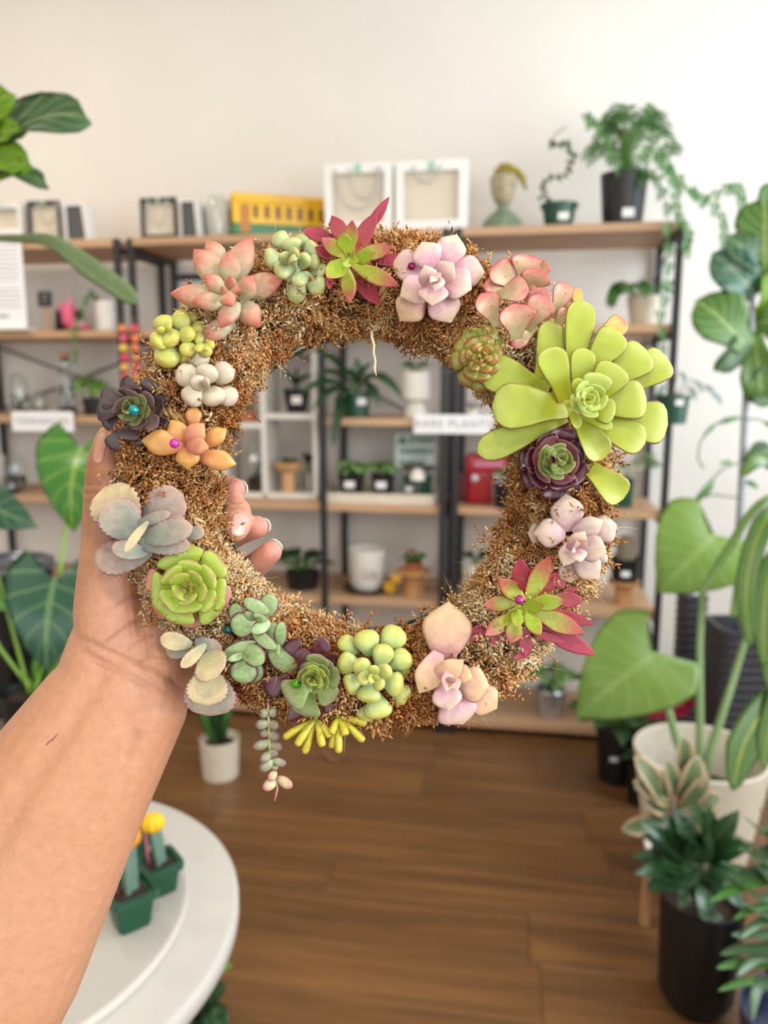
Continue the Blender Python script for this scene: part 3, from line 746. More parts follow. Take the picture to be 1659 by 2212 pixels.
succulent('succulent', 'dark burgundy rosette with an olive green heart, right side under the big lime one', 'C', m_burg,
 rosette(790, 1455, 110, 292, 8, 170, 0, .15, jit=.1, cup=.22)+rosette(790, 1450, 90, 235, 7, 175, 2, .5, jit=.1, cup=.22)+rosette(792, 1450, 60, 175, 6, 160, 3, .2, mat=m_burgm)
 +rosette(790, 1450, 40, 132, 6, 135, 5, .6, mat=m_olive)+rosette(785, 1445, 25, 100, 5, 105, 6, .1, mat=m_olive)+rosette(780, 1440, 14, 70, 5, 76, 7, .5, mat=m_olive)+rosette(778, 1438, 6, 44, 4, 50, 8, .1, mat=m_olive)+rosette(778, 1438, 2, 24, 4, 28, 9, .5, mat=m_olive),
 prof='spoon', th=.08, bow=.08, cup=.1, z0=100, stp=9, centre=(790, 1450))
succulent('succulent', 'grey lavender rosette with a round scarred leaf, lower right', 'D', m_grayl, [
 (1030, 440, 928, 440, 150, 0), (1380, 440, 1568, 375, 200, 0), (1430, 640, 1500, 590, 80, 0), (1200, 630, 1240, 795, 160, 0), (1215, 425, 1200, 152, 235, 1), (1195, 430, 968, 440, 205, 1), (1270, 590, 1440, 765, 185, 1), (1255, 440, 1472, 345, 145, 2), (1235, 510, 1185, 675, 135, 2),
 (1285, 520, 1497, 575, 185, 3), (1225, 555, 1340, 420, 118, 4, m_lav), (1262, 545, 1312, 645, 122, 4, m_lav), (1270, 530, 1355, 480, 76, 5, m_lav), (1262, 545, 1275, 490, 50, 6, m_lav), (1255, 540, 1245, 575, 40, 6, m_lav)],
 prof='rhomb', th=.24, bow=.07, cup=.04, z0=92, stp=11, centre=(1270, 530))
succulent('succulent', 'crimson and lime pointed rosette with a magenta pearl, lower right', 'D', m_kiwi, [
 (1110, 720, 1190, 832, 95, 0, m_crimson), (640, 1090, 503, 1208, 100, 0, m_crimson), (790, 1130, 662, 1228, 95, 0, m_crimson), (915, 1120, 912, 1318, 92, 0, m_crimson), (955, 1290, 822, 1335, 50, 0, m_crimson), (1000, 1100, 1414, 1308, 130, 0, m_crimson),
 (1010, 990, 1405, 1088, 100, 0, m_kiwired), (1120, 900, 1318, 922, 120, 0, m_kiwired), (1180, 860, 1290, 830, 50, 0, m_kiwired), (950, 1140, 1205, 1222, 60, 1, m_crimson), (1000, 880, 1150, 720, 100, 1, m_kiwired), (1150, 1060, 1335, 1165, 70, 1, m_kiwired),
 (905, 890, 868, 612, 135, 1, m_kiwired), (925, 930, 1088, 595, 135, 2, m_kiwimix), (980, 1000, 1330, 1155, 140, 2, m_kiwimix), (810, 1030, 620, 1170, 115, 2, m_kiwimix), (855, 1060, 800, 1228, 125, 2, m_kiwimix), (845, 930, 606, 952, 115, 2, m_kiwimix),
 (900, 920, 714, 762, 122, 3, m_kiwimix), (900, 845, 865, 752, 55, 4, m_crimson), (945, 940, 1195, 925, 118, 3), (885, 960, 730, 1108, 76, 4), (900, 965, 1050, 948, 105, 4), (870, 985, 830, 1108, 98, 5), (915, 1000, 1022, 1172, 105, 4), (880, 980, 930, 1005, 50, 6, m_aeoc), (870, 970, 830, 960, 42, 6, m_aeoc), (872, 985, 905, 960, 38, 7, m_aeoc)],
 prof='lance', th=.15, bow=-.04, cup=.12, curl=.05, z0=96, stp=9, centre=(895, 980))
succulent('succulent', 'large beige and pink rosette with a scarred upper leaf, bottom of the ring', 'D', m_beige, [
 (330, 1330, 362, 925, 345, 0), (520, 1560, 708, 1695, 230, 0), (380, 1600, 466, 1808, 300, 0, m_lav), (290, 1290, 150, 1588, 190, 2, None, dict(cup=.1)), (330, 1500, 366, 1715, 205, 2, m_lav), (420, 1500, 655, 1528, 250, 1), (255, 1480, 472, 1345, 150, 3), (375, 1400, 536, 1482, 130, 3),
 (370, 1420, 345, 1572, 100, 4, m_lav), (385, 1470, 425, 1568, 92, 4, m_lav), (350, 1490, 420, 1470, 60, 5, m_lav), (365, 1500, 375, 1530, 40, 6, m_lav)],
 prof='rhomb', th=.22, bow=.08, cup=.05, z0=92, stp=12, centre=(385, 1480))
succulent('succulent', 'plump pale lime rosette at the bottom of the ring', 'E', m_limep, [
 (1060, 1000, 1005, 1115, 125, 0), (1200, 880, 1345, 960, 150, 0), (1240, 740, 1340, 780, 110, 0), (960, 640, 848, 515, 125, 0), (1060, 650, 1020, 465, 180, 1), (1150, 630, 1275, 445, 185, 0), (1190, 730, 1350, 640, 165, 1), (990, 720, 826, 690, 160, 1), (1010, 810, 875, 880, 160, 1), (1095, 920, 1130, 1108, 200, 1),
 (1120, 740, 1175, 568, 150, 2, None, dict(lift=14)), (1060, 770, 955, 690, 130, 3), (1150, 830, 1300, 870, 175, 2), (1060, 850, 1045, 990, 170, 2), (1095, 775, 1212, 745, 112, 4), (1050, 760, 985, 850, 90, 4), (1095, 810, 1150, 885, 96, 4), (1080, 790, 1090, 722, 80, 5), (1070, 790, 1055, 840, 60, 6), (1085, 800, 1120, 800, 50, 6)],
 prof='obov', th=.42, bow=.10, z0=95, stp=10, centre=(1085, 800))
succulent('succulent', 'green rosette with maroon outer leaves and a lime pearl, bottom of the ring', 'E', m_olive, [
 (480, 800, 300, 900, 150, 0, m_burg), (560, 700, 490, 530, 130, 0, m_burg), (620, 640, 765, 548, 120, 0, m_burg), (700, 660, 825, 690, 100, 0, m_burg), (800, 820, 865, 980, 110, 0, m_burg), (500, 990, 545, 1115, 135, 0, m_burg), (730, 990, 792, 1055, 110, 0, m_burg), (560, 780, 590, 600, 110, 1, m_burg),
 (640, 830, 452, 965, 235, 2, m_mossg), (640, 910, 590, 1088, 205, 1, m_mossg), (670, 830, 805, 975, 170, 2, m_mossg), (690, 790, 848, 810, 150, 2, m_mossg), (650, 790, 700, 640, 160, 3, m_mossg), (700, 760, 790, 700, 120, 3, m_mossg), (630, 760, 590, 700, 90, 3, m_mossg)]
 +rosette(662, 800, 30, 112, 6, 112, 4, .3)+rosette(660, 795, 18, 80, 5, 84, 5, .7, mat=m_aeoc)+rosette(658, 792, 8, 52, 5, 56, 6, .1, mat=m_aeoc)+rosette(658, 790, 3, 28, 4, 34, 7, .5, mat=m_aeoc),
 prof='spoon', th=.09, bow=.06, cup=.1, z0=95, stp=10, centre=(660, 810))
succulent('succulent', 'variegated green rosette pair with purple leaf margins, lower left', 'E', m_crass, [
 (340, 590, 528, 750, 165, 0), (130, 430, 85, 275, 110, 0), (240, 690, 250, 838, 110, 0), (325, 370, 350, 203, 140, 0), (350, 420, 425, 585, 130, 1), (220, 390, 68, 470, 180, 1), (240, 560, 0, 665, 125, 1), (180, 680, 135, 850, 195, 1), (330, 340, 152, 245, 105, 2), (340, 410, 210, 485, 95, 3), (220, 470, 388, 602, 95, 3), (415, 575, 428, 405, 90, 2),
 (175, 590, 300, 705, 150, 3), (160, 640, 38, 682, 58, 3), (245, 395, 165, 335, 58, 4), (320, 400, 228, 350, 62, 4), (250, 390, 290, 395, 40, 5), (400, 560, 405, 650, 36, 2), (160, 640, 180, 690, 36, 4)],
 prof='oval', th=.22, bow=.08, cup=.05, z0=88, stp=11, centre=(260, 500))
succulent('succulent', 'small yellow green rosette pair, upper left under the coral one', 'A', m_sedy, [
 (640, 770, 640, 700, 90, 0), (590, 940, 610, 1015, 95, 0), (670, 860, 705, 755, 92, 0), (500, 820, 470, 718, 125, 1), (600, 830, 578, 684, 105, 1), (540, 910, 470, 1030, 150, 1), (500, 850, 415, 905, 120, 2), (500, 820, 540, 905, 125, 2), (730, 870, 655, 855, 80, 1), (575, 860, 670, 820, 95, 2), (650, 890, 600, 965, 92, 2), (690, 920, 770, 950, 80, 1), (720, 900, 790, 900, 60, 1), (480, 820, 455, 795, 60, 3), (500, 800, 525, 785, 60, 3), (700, 900, 690, 940, 60, 3), (720, 910, 745, 930, 40, 3)],
 prof='oval', th=.5, bow=.1, z0=82, stp=11, centre=(600, 860))
succulent('succulent', 'pale stone grey rosette of pebble shaped leaves, left side', 'A', m_pebble, [
 (705, 1040, 683, 938, 132, 0), (800, 1170, 920, 1235, 118, 0), (695, 1105, 550, 1062, 138, 1), (785, 1115, 888, 1025, 132, 1), (705, 1155, 612, 1250, 138, 1), (765, 1150, 795, 1260, 142, 1), (740, 1125, 742, 1014, 130, 3), (725, 1160, 655, 1095, 92, 4), (740, 1150, 745, 1105, 58, 5)],
 prof='round', th=.46, bow=.08, z0=86, stp=10, centre=(735, 1130))
succulent('succulent', 'black purple rosette with a green heart and a teal pearl, far left of the ring', 'F', m_black, [
 (1250, 1010, 1085, 915, 130, 0), (1270, 1050, 1395, 935, 170, 0), (1400, 1220, 1492, 980, 160, 0), (1330, 1240, 1505, 1365, 165, 0), (1130, 1340, 988, 1540, 165, 0), (1250, 1350, 1300, 1500, 150, 0), (1080, 1240, 925, 1335, 140, 0), (1120, 1090, 892, 1080, 190, 1), (1110, 1200, 862, 1180, 205, 1), (1190, 1300, 1150, 1465, 180, 1), (1370, 1180, 1455, 1220, 180, 1), (1280, 1060, 1345, 950, 150, 1), (1190, 1100, 1165, 962, 200, 2),
 (1140, 1190, 1030, 1120, 175, 3, m_mauve), (1190, 1130, 1215, 1018, 180, 3, m_mauve), (1270, 1160, 1372, 1060, 160, 3, m_mauve), (1280, 1210, 1412, 1342, 150, 3, m_mauve), (1190, 1230, 1110, 1298, 165, 3, m_mauve), (1240, 1250, 1270, 1350, 150, 3, m_mauve)]
 +rosette(1215, 1185, 40, 132, 6, 125, 4, .3, mat=m_mossg)+rosette(1215, 1185, 25, 100, 6, 92, 5, .8, mat=m_mossg)+rosette(1215, 1185, 14, 70, 5, 66, 6, .2, mat=m_mossg)+rosette(1215, 1185, 6, 42, 5, 42, 7, .6, mat=m_mossg),
 prof='spoon', th=.07, bow=.08, cup=.12, z0=90, stp=8, centre=(1215, 1190))
succulent('succulent', 'orange star shaped rosette with a pink pearl, left side', 'A', m_orange, [
 (660, 1385, 660, 1262, 96, 0), (720, 1500, 858, 1400, 105, 0), (690, 1560, 916, 1612, 122, 0), (610, 1500, 346, 1470, 150, 1), (612, 1495, 522, 1345, 118, 1), (630, 1500, 622, 1642, 142, 1), (620, 1500, 722, 1366, 122, 2, m_orpink), (620, 1500, 752, 1508, 105, 3, m_orpink)],
 prof='rhomb', th=.32, bow=.08, z0=95, stp=10, centre=(630, 1500))
KL = dict(prof='round', th=.07, bow=.06, cup=.06, scal=9)
succulent('succulent', 'grey fan of broad scalloped leaves with pink rims, left beside the thumb', 'G', m_kal, [
 (455, 560, 250, 240, 345, 0, m_kalc), (590, 700, 182, 775, 230, 0, m_kalm), (545, 480, 815, 290, 275, 0, m_kalm), (840, 600, 965, 545, 95, 0), (480, 605, 275, 350, 280, 2), (560, 715, 302, 670, 125, 2), (480, 640, 868, 655, 140, 2), (510, 575, 830, 465, 95, 2), (535, 620, 885, 520, 165, 4), (490, 505, 725, 425, 80, 3), (565, 485, 398, 705, 62, 5, m_kalc)],
 z0=92, stp=12, centre=(520, 580), **KL)
succulent('succulent', 'fresh lime green layered rosette with peach lower leaves, left below the grey fan', 'G', m_ros,
 rosette(855, 960, 150, 308, 6, 160, 0, .3, mat=m_peach)+rosette(855, 955, 100, 300, 8, 225, 1, .1, jit=.09)+rosette(857, 955, 55, 212, 6, 195, 3, .5, jit=.09)+rosette(860, 957, 25, 128, 5, 150, 5, .2, jit=.09)+rosette(862, 960, 12, 62, 4, 72, 9, .1)+rosette(862, 960, 4, 34, 4, 40, 10, .8),
 prof='spoon', th=.15, bow=.10, cup=.09, z0=90, stp=9, centre=(855, 955))
succulent('succulent', 'cream and grey scalloped leaves hanging at the lower left beside the wrist', 'G', m_kalc, [
 (1020, 1560, 1010, 1880, 350, 0, m_kal), (880, 1390, 690, 1410, 130, 0, m_kal), (900, 1340, 1095, 1425, 125, 1, m_kal), (880, 1370, 650, 1320, 125, 2, m_kalc), (1000, 1540, 985, 1805, 275, 2), (980, 1365, 800, 1532, 85, 3), (975, 1430, 1060, 1600, 240, 4)],
 z0=86, stp=11, centre=(970, 1450), **KL)

# trailing bead-leaved stem and the yellow finger-leaved sprigs hang under the ring
ox, oy, k = CR['E']
def e2(x, y, z): return Vector(wl(ox+x*k, oy+y*k, z))
stem_pts = [(330, 960, 84), (330, 1040, 80), (335, 1150, 70), (338, 1250, 56), (348, 1380, 50), (385, 1500, 50), (396, 1600, 52), (375, 1692, 50)]
tr = tube('trailing_stem', wreath, [e2(*p) for p in stem_pts], [5*k*S*2]*5+[9*k*S, 8*k*S, 9*k*S], m_stringp, 7)
tr['label'] = 'dusky trailing stem with bead leaves, hanging lowest under the ring'
for x, y, x1, y1, w in [(335, 1050, 262, 1075, 72), (335, 1050, 398, 1065, 74), (336, 1130, 235, 1150, 76), (336, 1120, 405, 1170, 74), (335, 1190, 270, 1215, 64), (330, 1190, 412, 1248, 84), (340, 1270, 218, 1308, 74), (342, 1270, 428, 1320, 76), (350, 1350, 272, 1405, 66), (330, 1345, 402, 1352, 64), (362, 1400, 272, 1475, 76), (362, 1395, 460, 1430, 62), (380, 1420, 360, 1475, 70), (385, 1480, 335, 1545, 60), (395, 1530, 293, 1610, 82), (400, 1520, 502, 1595, 76)]:
    pinky = y > 1450
    g = leafgeo(e2(x, y, 52+max(0, (1250-y)*.13)+rnd.uniform(-8, 8)), e2(x1, y1, 62+max(0, (1250-y)*.13)+rnd.uniform(-6, 12)), (0, 0, 1), w*k*S, w*k*S*.6, 'oval', .05)
    link('leaf', mkmesh('leaf', g[0], g[1], m_stringp if pinky else m_string, g[2]), tr)
fs = Soup()
for a, b in (((670, 1110), (690, 1040)), ((832, 1100), (815, 990))): fs.add(tubegeo([e2(*a, 96), e2(*b, 80)], [13*k*S, 15*k*S], 8))
fg = link('finger_sprig', fs.mesh('finger_sprig', m_finger), wreath); fg['label'] = 'yellow finger shaped sprigs hanging under the bottom of the ring'
for hx, hy, tips in ((672, 1108, [(440, 1245), (573, 1235), (530, 1300), (590, 1355), (780, 1235), (720, 1308)]), (832, 1095, [(783, 1318), (835, 1352), (890, 1228), (1018, 1268), (1040, 1140), (782, 1215)])):
    for i, (x, y) in enumerate(tips):
        z1 = 98+10*(i % 3)
        pts = [e2(hx+(x-hx)*t, hy+(y-hy)*t-10*math.sin(PI*t), 94+(z1-94)*t) for t in (0, .2, .45, .7, .9, .97, 1)]
        g = tubegeo(pts, [q*k*S for q in (12, 16, 23, 28, 27, 20, 6)], 10)
        link('leaf', mkmesh('leaf', g[0], g[1], m_finger, g[2]), fg)

# pearl headed pins
def pin(px, py, z, r, color, label):
    s = Soup()
    s.add(lathegeo([(r*math.sin(t), r*math.cos(t)) for t in np.linspace(PI, 0, 9)], 14))
    s.v = [(x*S, y*S, zz*S) for x, y, zz in s.v]; s.uv = [(0, 0)]*len(s.v)
    g2 = tubegeo([Vector((0, 0, -r*S*.8)), Vector((0, 0, -70*S))], 1.6*S, 5); s.add(g2)
    o = link('pearl_pin', s.mesh('pearl_pin', plain('pearl_'+color, color, .18, .35)), wreath, Matrix.Translation(wl(px, py, z))); o['label'] = label
pin(289, 886, 212, 10, '#0b8a86', 'teal pearl head pin'); pin(377, 958, 158, 10, '#c83fa8', 'pink pearl head pin'); pin(641, 1477, 150, 10.5, '#55a018', 'lime green pearl head pin')
pin(1122, 1296, 185, 9.5, '#a8307a', 'magenta pearl head pin'); pin(491, 1361, 120, 9, '#0d4a4d', 'dark teal pearl head pin'); pin(889, 575, 128, 8, '#8c1458', 'dark magenta pearl head pin')
# a pale loose thread hanging into the hole and a thin brown root on the left
lt = tube('loose_thread', wreath, [Vector(wl(x, y, 60)) for x, y in ((803, 715), (803, 728), (808, 745), (807, 762), (811, 780), (809, 796), (813, 812))], [3.2*S, 3.2*S, 3*S, 2.6*S, 2.6*S, 3*S, 1*S], plain('pale_thread', '#e3cfa9', .9), 5)
lt['label'] = 'pale thread hanging into the hole'
tube('root', wreath, [Vector(wl(x, y, 80)) for x, y in ((505, 790), (525, 815), (540, 845), (553, 870), (549, 890), (556, 905), (563, 912))], 1.8*S, plain('root_brown', '#7a4a30', .8), 5)['label'] = 'thin brown root'

# ================================================================== the hand and forearm
HD = WD
def hp(px, py, z): return Vector(wl(px, py, z))
person = empty('person', WM, "person's bare left forearm and hand gripping the wreath from behind", 'person')
def capsule_soup(chains):
    s = Soup()
    for ch in chains:
        P_ = [hp(*c[:3]) for c in ch]; Rd = [c[3]*S for c in ch]
        pts, rad = [], []
        for i in range(len(P_)-1):
            L_ = (P_[i+1]-P_[i]).length; n = max(2, int(L_/(5*S*6)))
            for q in range(n):
                t = q/n; pts.append(P_[i].lerp(P_[i+1], t)); rad.append(Rd[i]*(1-t)+Rd[i+1]*t)
        pts.append(P_[-1]); rad.append(Rd[-1])
        # round caps
        d0 = (pts[0]-pts[1]).normalized(); d1 = (pts[-1]-pts[-2]).normalized(); r0, r1 = rad[0], rad[-1]; p0, p1 = pts[0], pts[-1]
        cap = [(math.sin(a), math.cos(a)) for a in (0.35, 0.7, 1.05, 1.35, 1.5)]
        pts = [p0+d0*r0*sa for sa, ca in reversed(cap)]+pts+[p1+d1*r1*sa for sa, ca in cap]
        rad = [r0*ca for sa, ca in reversed(cap)]+rad+[r1*ca for sa, ca in cap]
        s.add(tubegeo(pts, rad, 20))
    return s
chains = [
 # forearm, two parallel bars so that it is wider than deep
 [(-330, 2420, 65, 175), (-95, 2030, 40, 152), (75, 1690, 18, 128), (215, 1470, -8, 92), (235, 1390, -20, 84)],
 [(-210, 2500, 65, 168), (30, 2090, 40, 144), (198, 1745, 18, 112), (318, 1525, -8, 88), (340, 1440, -25, 78)],
 [(-250, 2460, 75, 170), (-20, 2060, 52, 150), (140, 1715, 30, 122), (268, 1495, 6, 84), (290, 1415, -15, 80)],
 # palm: thenar, hollow, hypothenar, back of the hand
 [(250, 1420, -12, 84), (238, 1310, -5, 76), (238, 1190, 5, 62)],
 [(330, 1440, -28, 78), (330, 1330, -60, 78), (350, 1200, -95, 74), (375, 1090, -130, 52)],
 [(345, 1462, -20, 66), (385, 1380, -80, 66), (420, 1300, -130, 58)],
 [(300, 1420, -50, 84), (330, 1270, -110, 74), (360, 1120, -150, 56)],
 # thumb
 [(238, 1195, 2, 62), (232, 1120, 6, 52), (228, 1050, 10, 45), (233, 990, 10, 41), (241, 950, 8, 34)],
 # fingers behind the ring, their tips coming into the hole
 [(345, 1080, -150, 48), (430, 1066, -165, 40), (478, 1058, -125, 32), (506, 1056, -95, 27)],
 [(360, 1120, -150, 50), (450, 1112, -170, 43), (510, 1106, -80, 36), (513, 1132, -30, 33), (509, 1144, -14, 28)],
 [(375, 1200, -150, 48), (450, 1180, -175, 40), (520, 1148, -130, 31), (556, 1138, -105, 27)],
 [(410, 1290, -140, 48), (490, 1262, -165, 38), (552, 1222, -120, 31), (585, 1192, -95, 27)],
]
hand_soup = capsule_soup(chains)
raw = link('hand_raw', hand_soup.mesh('hand_raw', None), None)
md = raw.modifiers.new('r', 'REMESH'); md.mode = 'VOXEL'; md.voxel_size = 4.2*S; md.use_smooth_shade = True
sm = raw.modifiers.new('s', 'SMOOTH'); sm.factor = 0.5; sm.iterations = 22
dg = bpy.context.evaluated_depsgraph_get()
me = bpy.data.meshes.new_from_object(raw.evaluated_get(dg))
bpy.data.objects.remove(raw)
me.name = 'arm_and_hand'
nv = len(me.vertices)
co = np.empty(nv*3, np.float32); me.vertices.foreach_get('co', co); co = co.reshape(-1, 3).astype(float)
no = np.empty(nv*3, np.float32); me.vertices.foreach_get('normal', no); no = no.reshape(-1, 3).astype(float)
# picture-plane coordinates of every vertex, only to lay out creases and skin tones, painted shade included, on the modelled hand
dpt = WD-co[:, 2]; qx = (co[:, 0]+WC.x)/dpt*F+829.5; qy = 1106-(co[:, 1]+WC.y)/dpt*F; qz = co[:, 2]/S
disp = np.zeros(nv)
def crease(pts, depth, wid):
    pts = np.array(pts, float); best = np.full(nv, 1e9); frac = np.zeros(nv); m = len(pts)-1
    for i in range(m):
        a, b = pts[i], pts[i+1]; d = b-a; t = np.clip(((qx-a[0])*d[0]+(qy-a[1])*d[1])/(d@d), 0, 1)
        ds = np.hypot(qx-a[0]-t*d[0], qy-a[1]-t*d[1]); k = ds < best
        best = np.where(k, ds, best); frac = np.where(k, (i+t)/m, frac)
    tap = np.clip(np.minimum(frac, 1-frac)*6, 0.15, 1)
    return -depth*tap*np.exp(-(best/wid)**2)*(no[:, 2] > -0.1)*(qz > -100)
CREASES = [([(166, 1372), (225, 1402), (300, 1432), (372, 1468), (404, 1500)], 3.4, 5), ([(158, 1398), (230, 1432), (310, 1472), (380, 1508)], 2.6, 5), ([(185, 1425), (270, 1462), (340, 1500)], 2.5, 4),
 ([(330, 1330), (290, 1345), (250, 1372), (215, 1400)], 3.0, 5), ([(345, 1365), (300, 1385), (262, 1412)], 2.6, 4), ([(325, 1280), (280, 1290), (240, 1318)], 2.0, 5), ([(380, 1420), (330, 1420), (290, 1440)], 2.0, 4),
 ([(182, 1050), (200, 1044), (222, 1046)], 4.0, 4), ([(180, 1066), (202, 1064), (228, 1068)], 3.5, 4), ([(181, 1040), (196, 1034), (212, 1036)], 2.5, 3), ([(178, 1085), (200, 1088)], 2.0, 4),
 ([(482, 1082), (500, 1086), (528, 1083)], 3, 4), ([(536, 1110), (560, 1108), (575, 1112)], 2.0, 3), ([(488, 1100), (512, 1094), (536, 1100)], 2.5, 4)]
for c in CREASES: disp += crease(*c)
# fine skin relief and the soft tendons of the wrist
disp += 0.5*np.sin(qx*0.31+qy*0.17)*np.sin(qy*0.23-qx*0.12)*np.exp(-((qx-280)**2+(qy-1400)**2)/(2*120**2))
disp += crease([(268, 1560), (235, 1650), (205, 1740)], -3.0, 22)+crease([(300, 1570), (272, 1650)], 2.5, 14)
co2 = co+no*(disp*S)[:, None]
me.vertices.foreach_set('co', co2.astype(np.float32).ravel())
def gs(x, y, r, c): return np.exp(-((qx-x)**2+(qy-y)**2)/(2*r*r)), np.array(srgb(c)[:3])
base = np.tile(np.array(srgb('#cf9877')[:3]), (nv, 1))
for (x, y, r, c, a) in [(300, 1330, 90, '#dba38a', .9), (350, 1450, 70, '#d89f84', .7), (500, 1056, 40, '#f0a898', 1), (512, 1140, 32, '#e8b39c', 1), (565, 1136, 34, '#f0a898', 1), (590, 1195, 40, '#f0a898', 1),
                        (200, 1010, 55, '#a56f4b', .95), (180, 1120, 45, '#a8724e', .75), (262, 1010, 26, '#c88468', .7), (160, 1250, 45, '#b9825c', .6), (60, 1700, 130, '#c98f6c', .5), (60, 2000, 160, '#d3a083', .6)]:  # browner thumb and left edge also carry side shade in their colour
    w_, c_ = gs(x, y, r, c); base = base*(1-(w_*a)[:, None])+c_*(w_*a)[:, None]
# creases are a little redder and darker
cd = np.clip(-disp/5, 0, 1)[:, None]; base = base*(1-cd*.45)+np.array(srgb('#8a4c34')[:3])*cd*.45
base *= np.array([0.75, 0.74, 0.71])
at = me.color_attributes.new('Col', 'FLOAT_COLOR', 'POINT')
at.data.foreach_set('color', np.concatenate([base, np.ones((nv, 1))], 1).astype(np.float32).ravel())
M_skin, nt, b = newmat('skin')
a_ = N(nt, 'ShaderNodeAttribute', attribute_name='Col')
tc = N(nt, 'ShaderNodeTexCoord'); nz = N(nt, 'ShaderNodeTexNoise', i_Scale=260.0, i_Detail=5.0); nt.links.new(tc.outputs['Object'], nz.inputs['Vector'])
hs = N(nt, 'ShaderNodeHueSaturation'); mr = N(nt, 'ShaderNodeMapRange', i_1=0.3, i_2=0.7, i_3=0.92, i_4=1.07)
nt.links.new(nz.outputs['Fac'], mr.inputs[0]); nt.links.new(mr.outputs[0], hs.inputs['Value']); nt.links.new(a_.outputs['Color'], hs.inputs['Color']); nt.links.new(hs.outputs['Color'], b.inputs['Base Color'])
b.inputs['Roughness'].default_value = 0.46; b.inputs['Subsurface Weight'].default_value = 0.15
b.inputs['Subsurface Radius'].default_value = (1.0, 0.4, 0.2); b.inputs['Subsurface Scale'].default_value = 0.004
vo = N(nt, 'ShaderNodeTexVoronoi', i_Scale=900.0, feature='DISTANCE_TO_EDGE'); nt.links.new(tc.outputs['Object'], vo.inputs['Vector'])
wv = N(nt, 'ShaderNodeTexNoise', i_Scale=700.0, i_Detail=3.0); nt.links.new(tc.outputs['Object'], wv.inputs['Vector'])
ad = N(nt, 'ShaderNodeMath', operation='ADD'); nt.links.new(vo.outputs['Distance'], ad.inputs[0]); nt.links.new(wv.outputs['Fac'], ad.inputs[1])
bp = N(nt, 'ShaderNodeBump', i_Strength=0.28, i_Distance=0.0005); nt.links.new(ad.outputs[0], bp.inputs['Height']); nt.links.new(bp.outputs[0], b.inputs['Normal'])
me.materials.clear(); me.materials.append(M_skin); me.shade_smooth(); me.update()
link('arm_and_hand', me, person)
# fingernails: curved plates with a pale free edge
M_nail = leafmat('fingernail', [(0, '#e7b3a6'), (.72, '#e6b6aa'), (.84, '#efe2d4'), (1, '#f2e9dc')], None, rough=.22, mottle=.03, tone=.85)
def nail(bp_, tp_, w, nh, cup, th=.10):
    g = leafgeo(hp(*bp_), hp(*tp_), nh, w*S, w*S*th, 'nail', .04, cup)
    o = link('fingernail', mkmesh('fingernail', g[0], g[1], M_nail, g[2]), person); return o
PROF['nail'] = [(0, .6), (.08, .88), (.3, 1), (.75, 1), (.92, .86), (1, .6)]
# a small healing scratch on the forearm
sc_pts = []
me_bvh = None
from mathutils.bvhtree import BVHTree
bv = BVHTree.FromPolygons([Vector(v) for v in co2], [tuple(p.vertices) for p in me.polygons])
eye_l = Vector((-WC.x, -WC.y, WD))
for x, y in ((99, 1610), (106, 1603), (114, 1597), (121, 1590), (126, 1583)):
    t = hp(x, y, 0); hit = bv.ray_cast(eye_l, (t-eye_l).normalized())
    if hit[0] is not None: sc_pts.append(hit[0])
if len(sc_pts) > 2: tube('scratch', person, sc_pts, [.6*S, 1.5*S, 1.7*S, 1.5*S, .6*S][:len(sc_pts)], plain('scratch_red', '#9a4a48', .6), 6)['label'] = 'small healing scratch'

def nail_on(axis0, axis1, w, name='fingernail', free=.16):
    """a nail plate laid on the finger where it is seen: a grid between two ends, lifted along the skin's normal"""
    V, Fc, UV = [], [], []; a = np.array(axis0, float); b_ = np.array(axis1, float); d = (b_-a); L = np.hypot(*d); d /= L; pn = np.array((-d[1], d[0])); nu, nw = 9, 8
    for i in range(nu+1):
        u = i/nu; f = math.sqrt(max(.04, 1-(abs(2*u-1))**5))*(.86+.14*u)
        for j in range(nw+1):
            x = 2*j/nw-1; q = a+d*L*(u+.05*(1-x*x)*(u-.5))+pn*x*w/2*f
            t_ = hp(q[0], q[1], 0); h = bv.ray_cast(eye_l, (t_-eye_l).normalized())
            if h[0] is None: return None
            V.append(h[0]+h[1]*S*(1.2-1.6*max(abs(x)-.8, 0)*5*(.3))); UV.append((u, .5+.5*x))
    for i in range(nu):
        for j in range(nw):
            k = i*(nw+1)+j; Fc.append((k, k+1, k+nw+2, k+nw+1))
    n0 = len(V); cen = [v for v in V]
    V += [v-(bv.find_nearest(v)[1] or Vector((0, 0, 1)))*S*2.2 for v in cen]; UV += UV
    Fc += [tuple(n0+q for q in reversed(f)) for f in Fc]
    rim = [j for j in range(nw+1)]+[(i+1)*(nw+1)-1 for i in range(1, nu+1)]+[nu*(nw+1)+j for j in range(nw-1, -1, -1)]+[i*(nw+1) for i in range(nu-1, 0, -1)]
    for i in range(len(rim)): p, q = rim[i], rim[(i+1) % len(rim)]; Fc.append((q, p, n0+p, n0+q))
    return link(name, mkmesh(name, V, Fc, M_nail, UV), person)
nail_on((517, 1108), (512, 1158), 34)
tn = nail_on((208, 1002), (225, 936), 26)
if tn: tn.data.materials[0] = leafmat('thumbnail', [(0, '#c98f78'), (.8, '#cf9c86'), (1, '#dcb6a0')], None, rough=.25, mottle=.03, tone=.8)
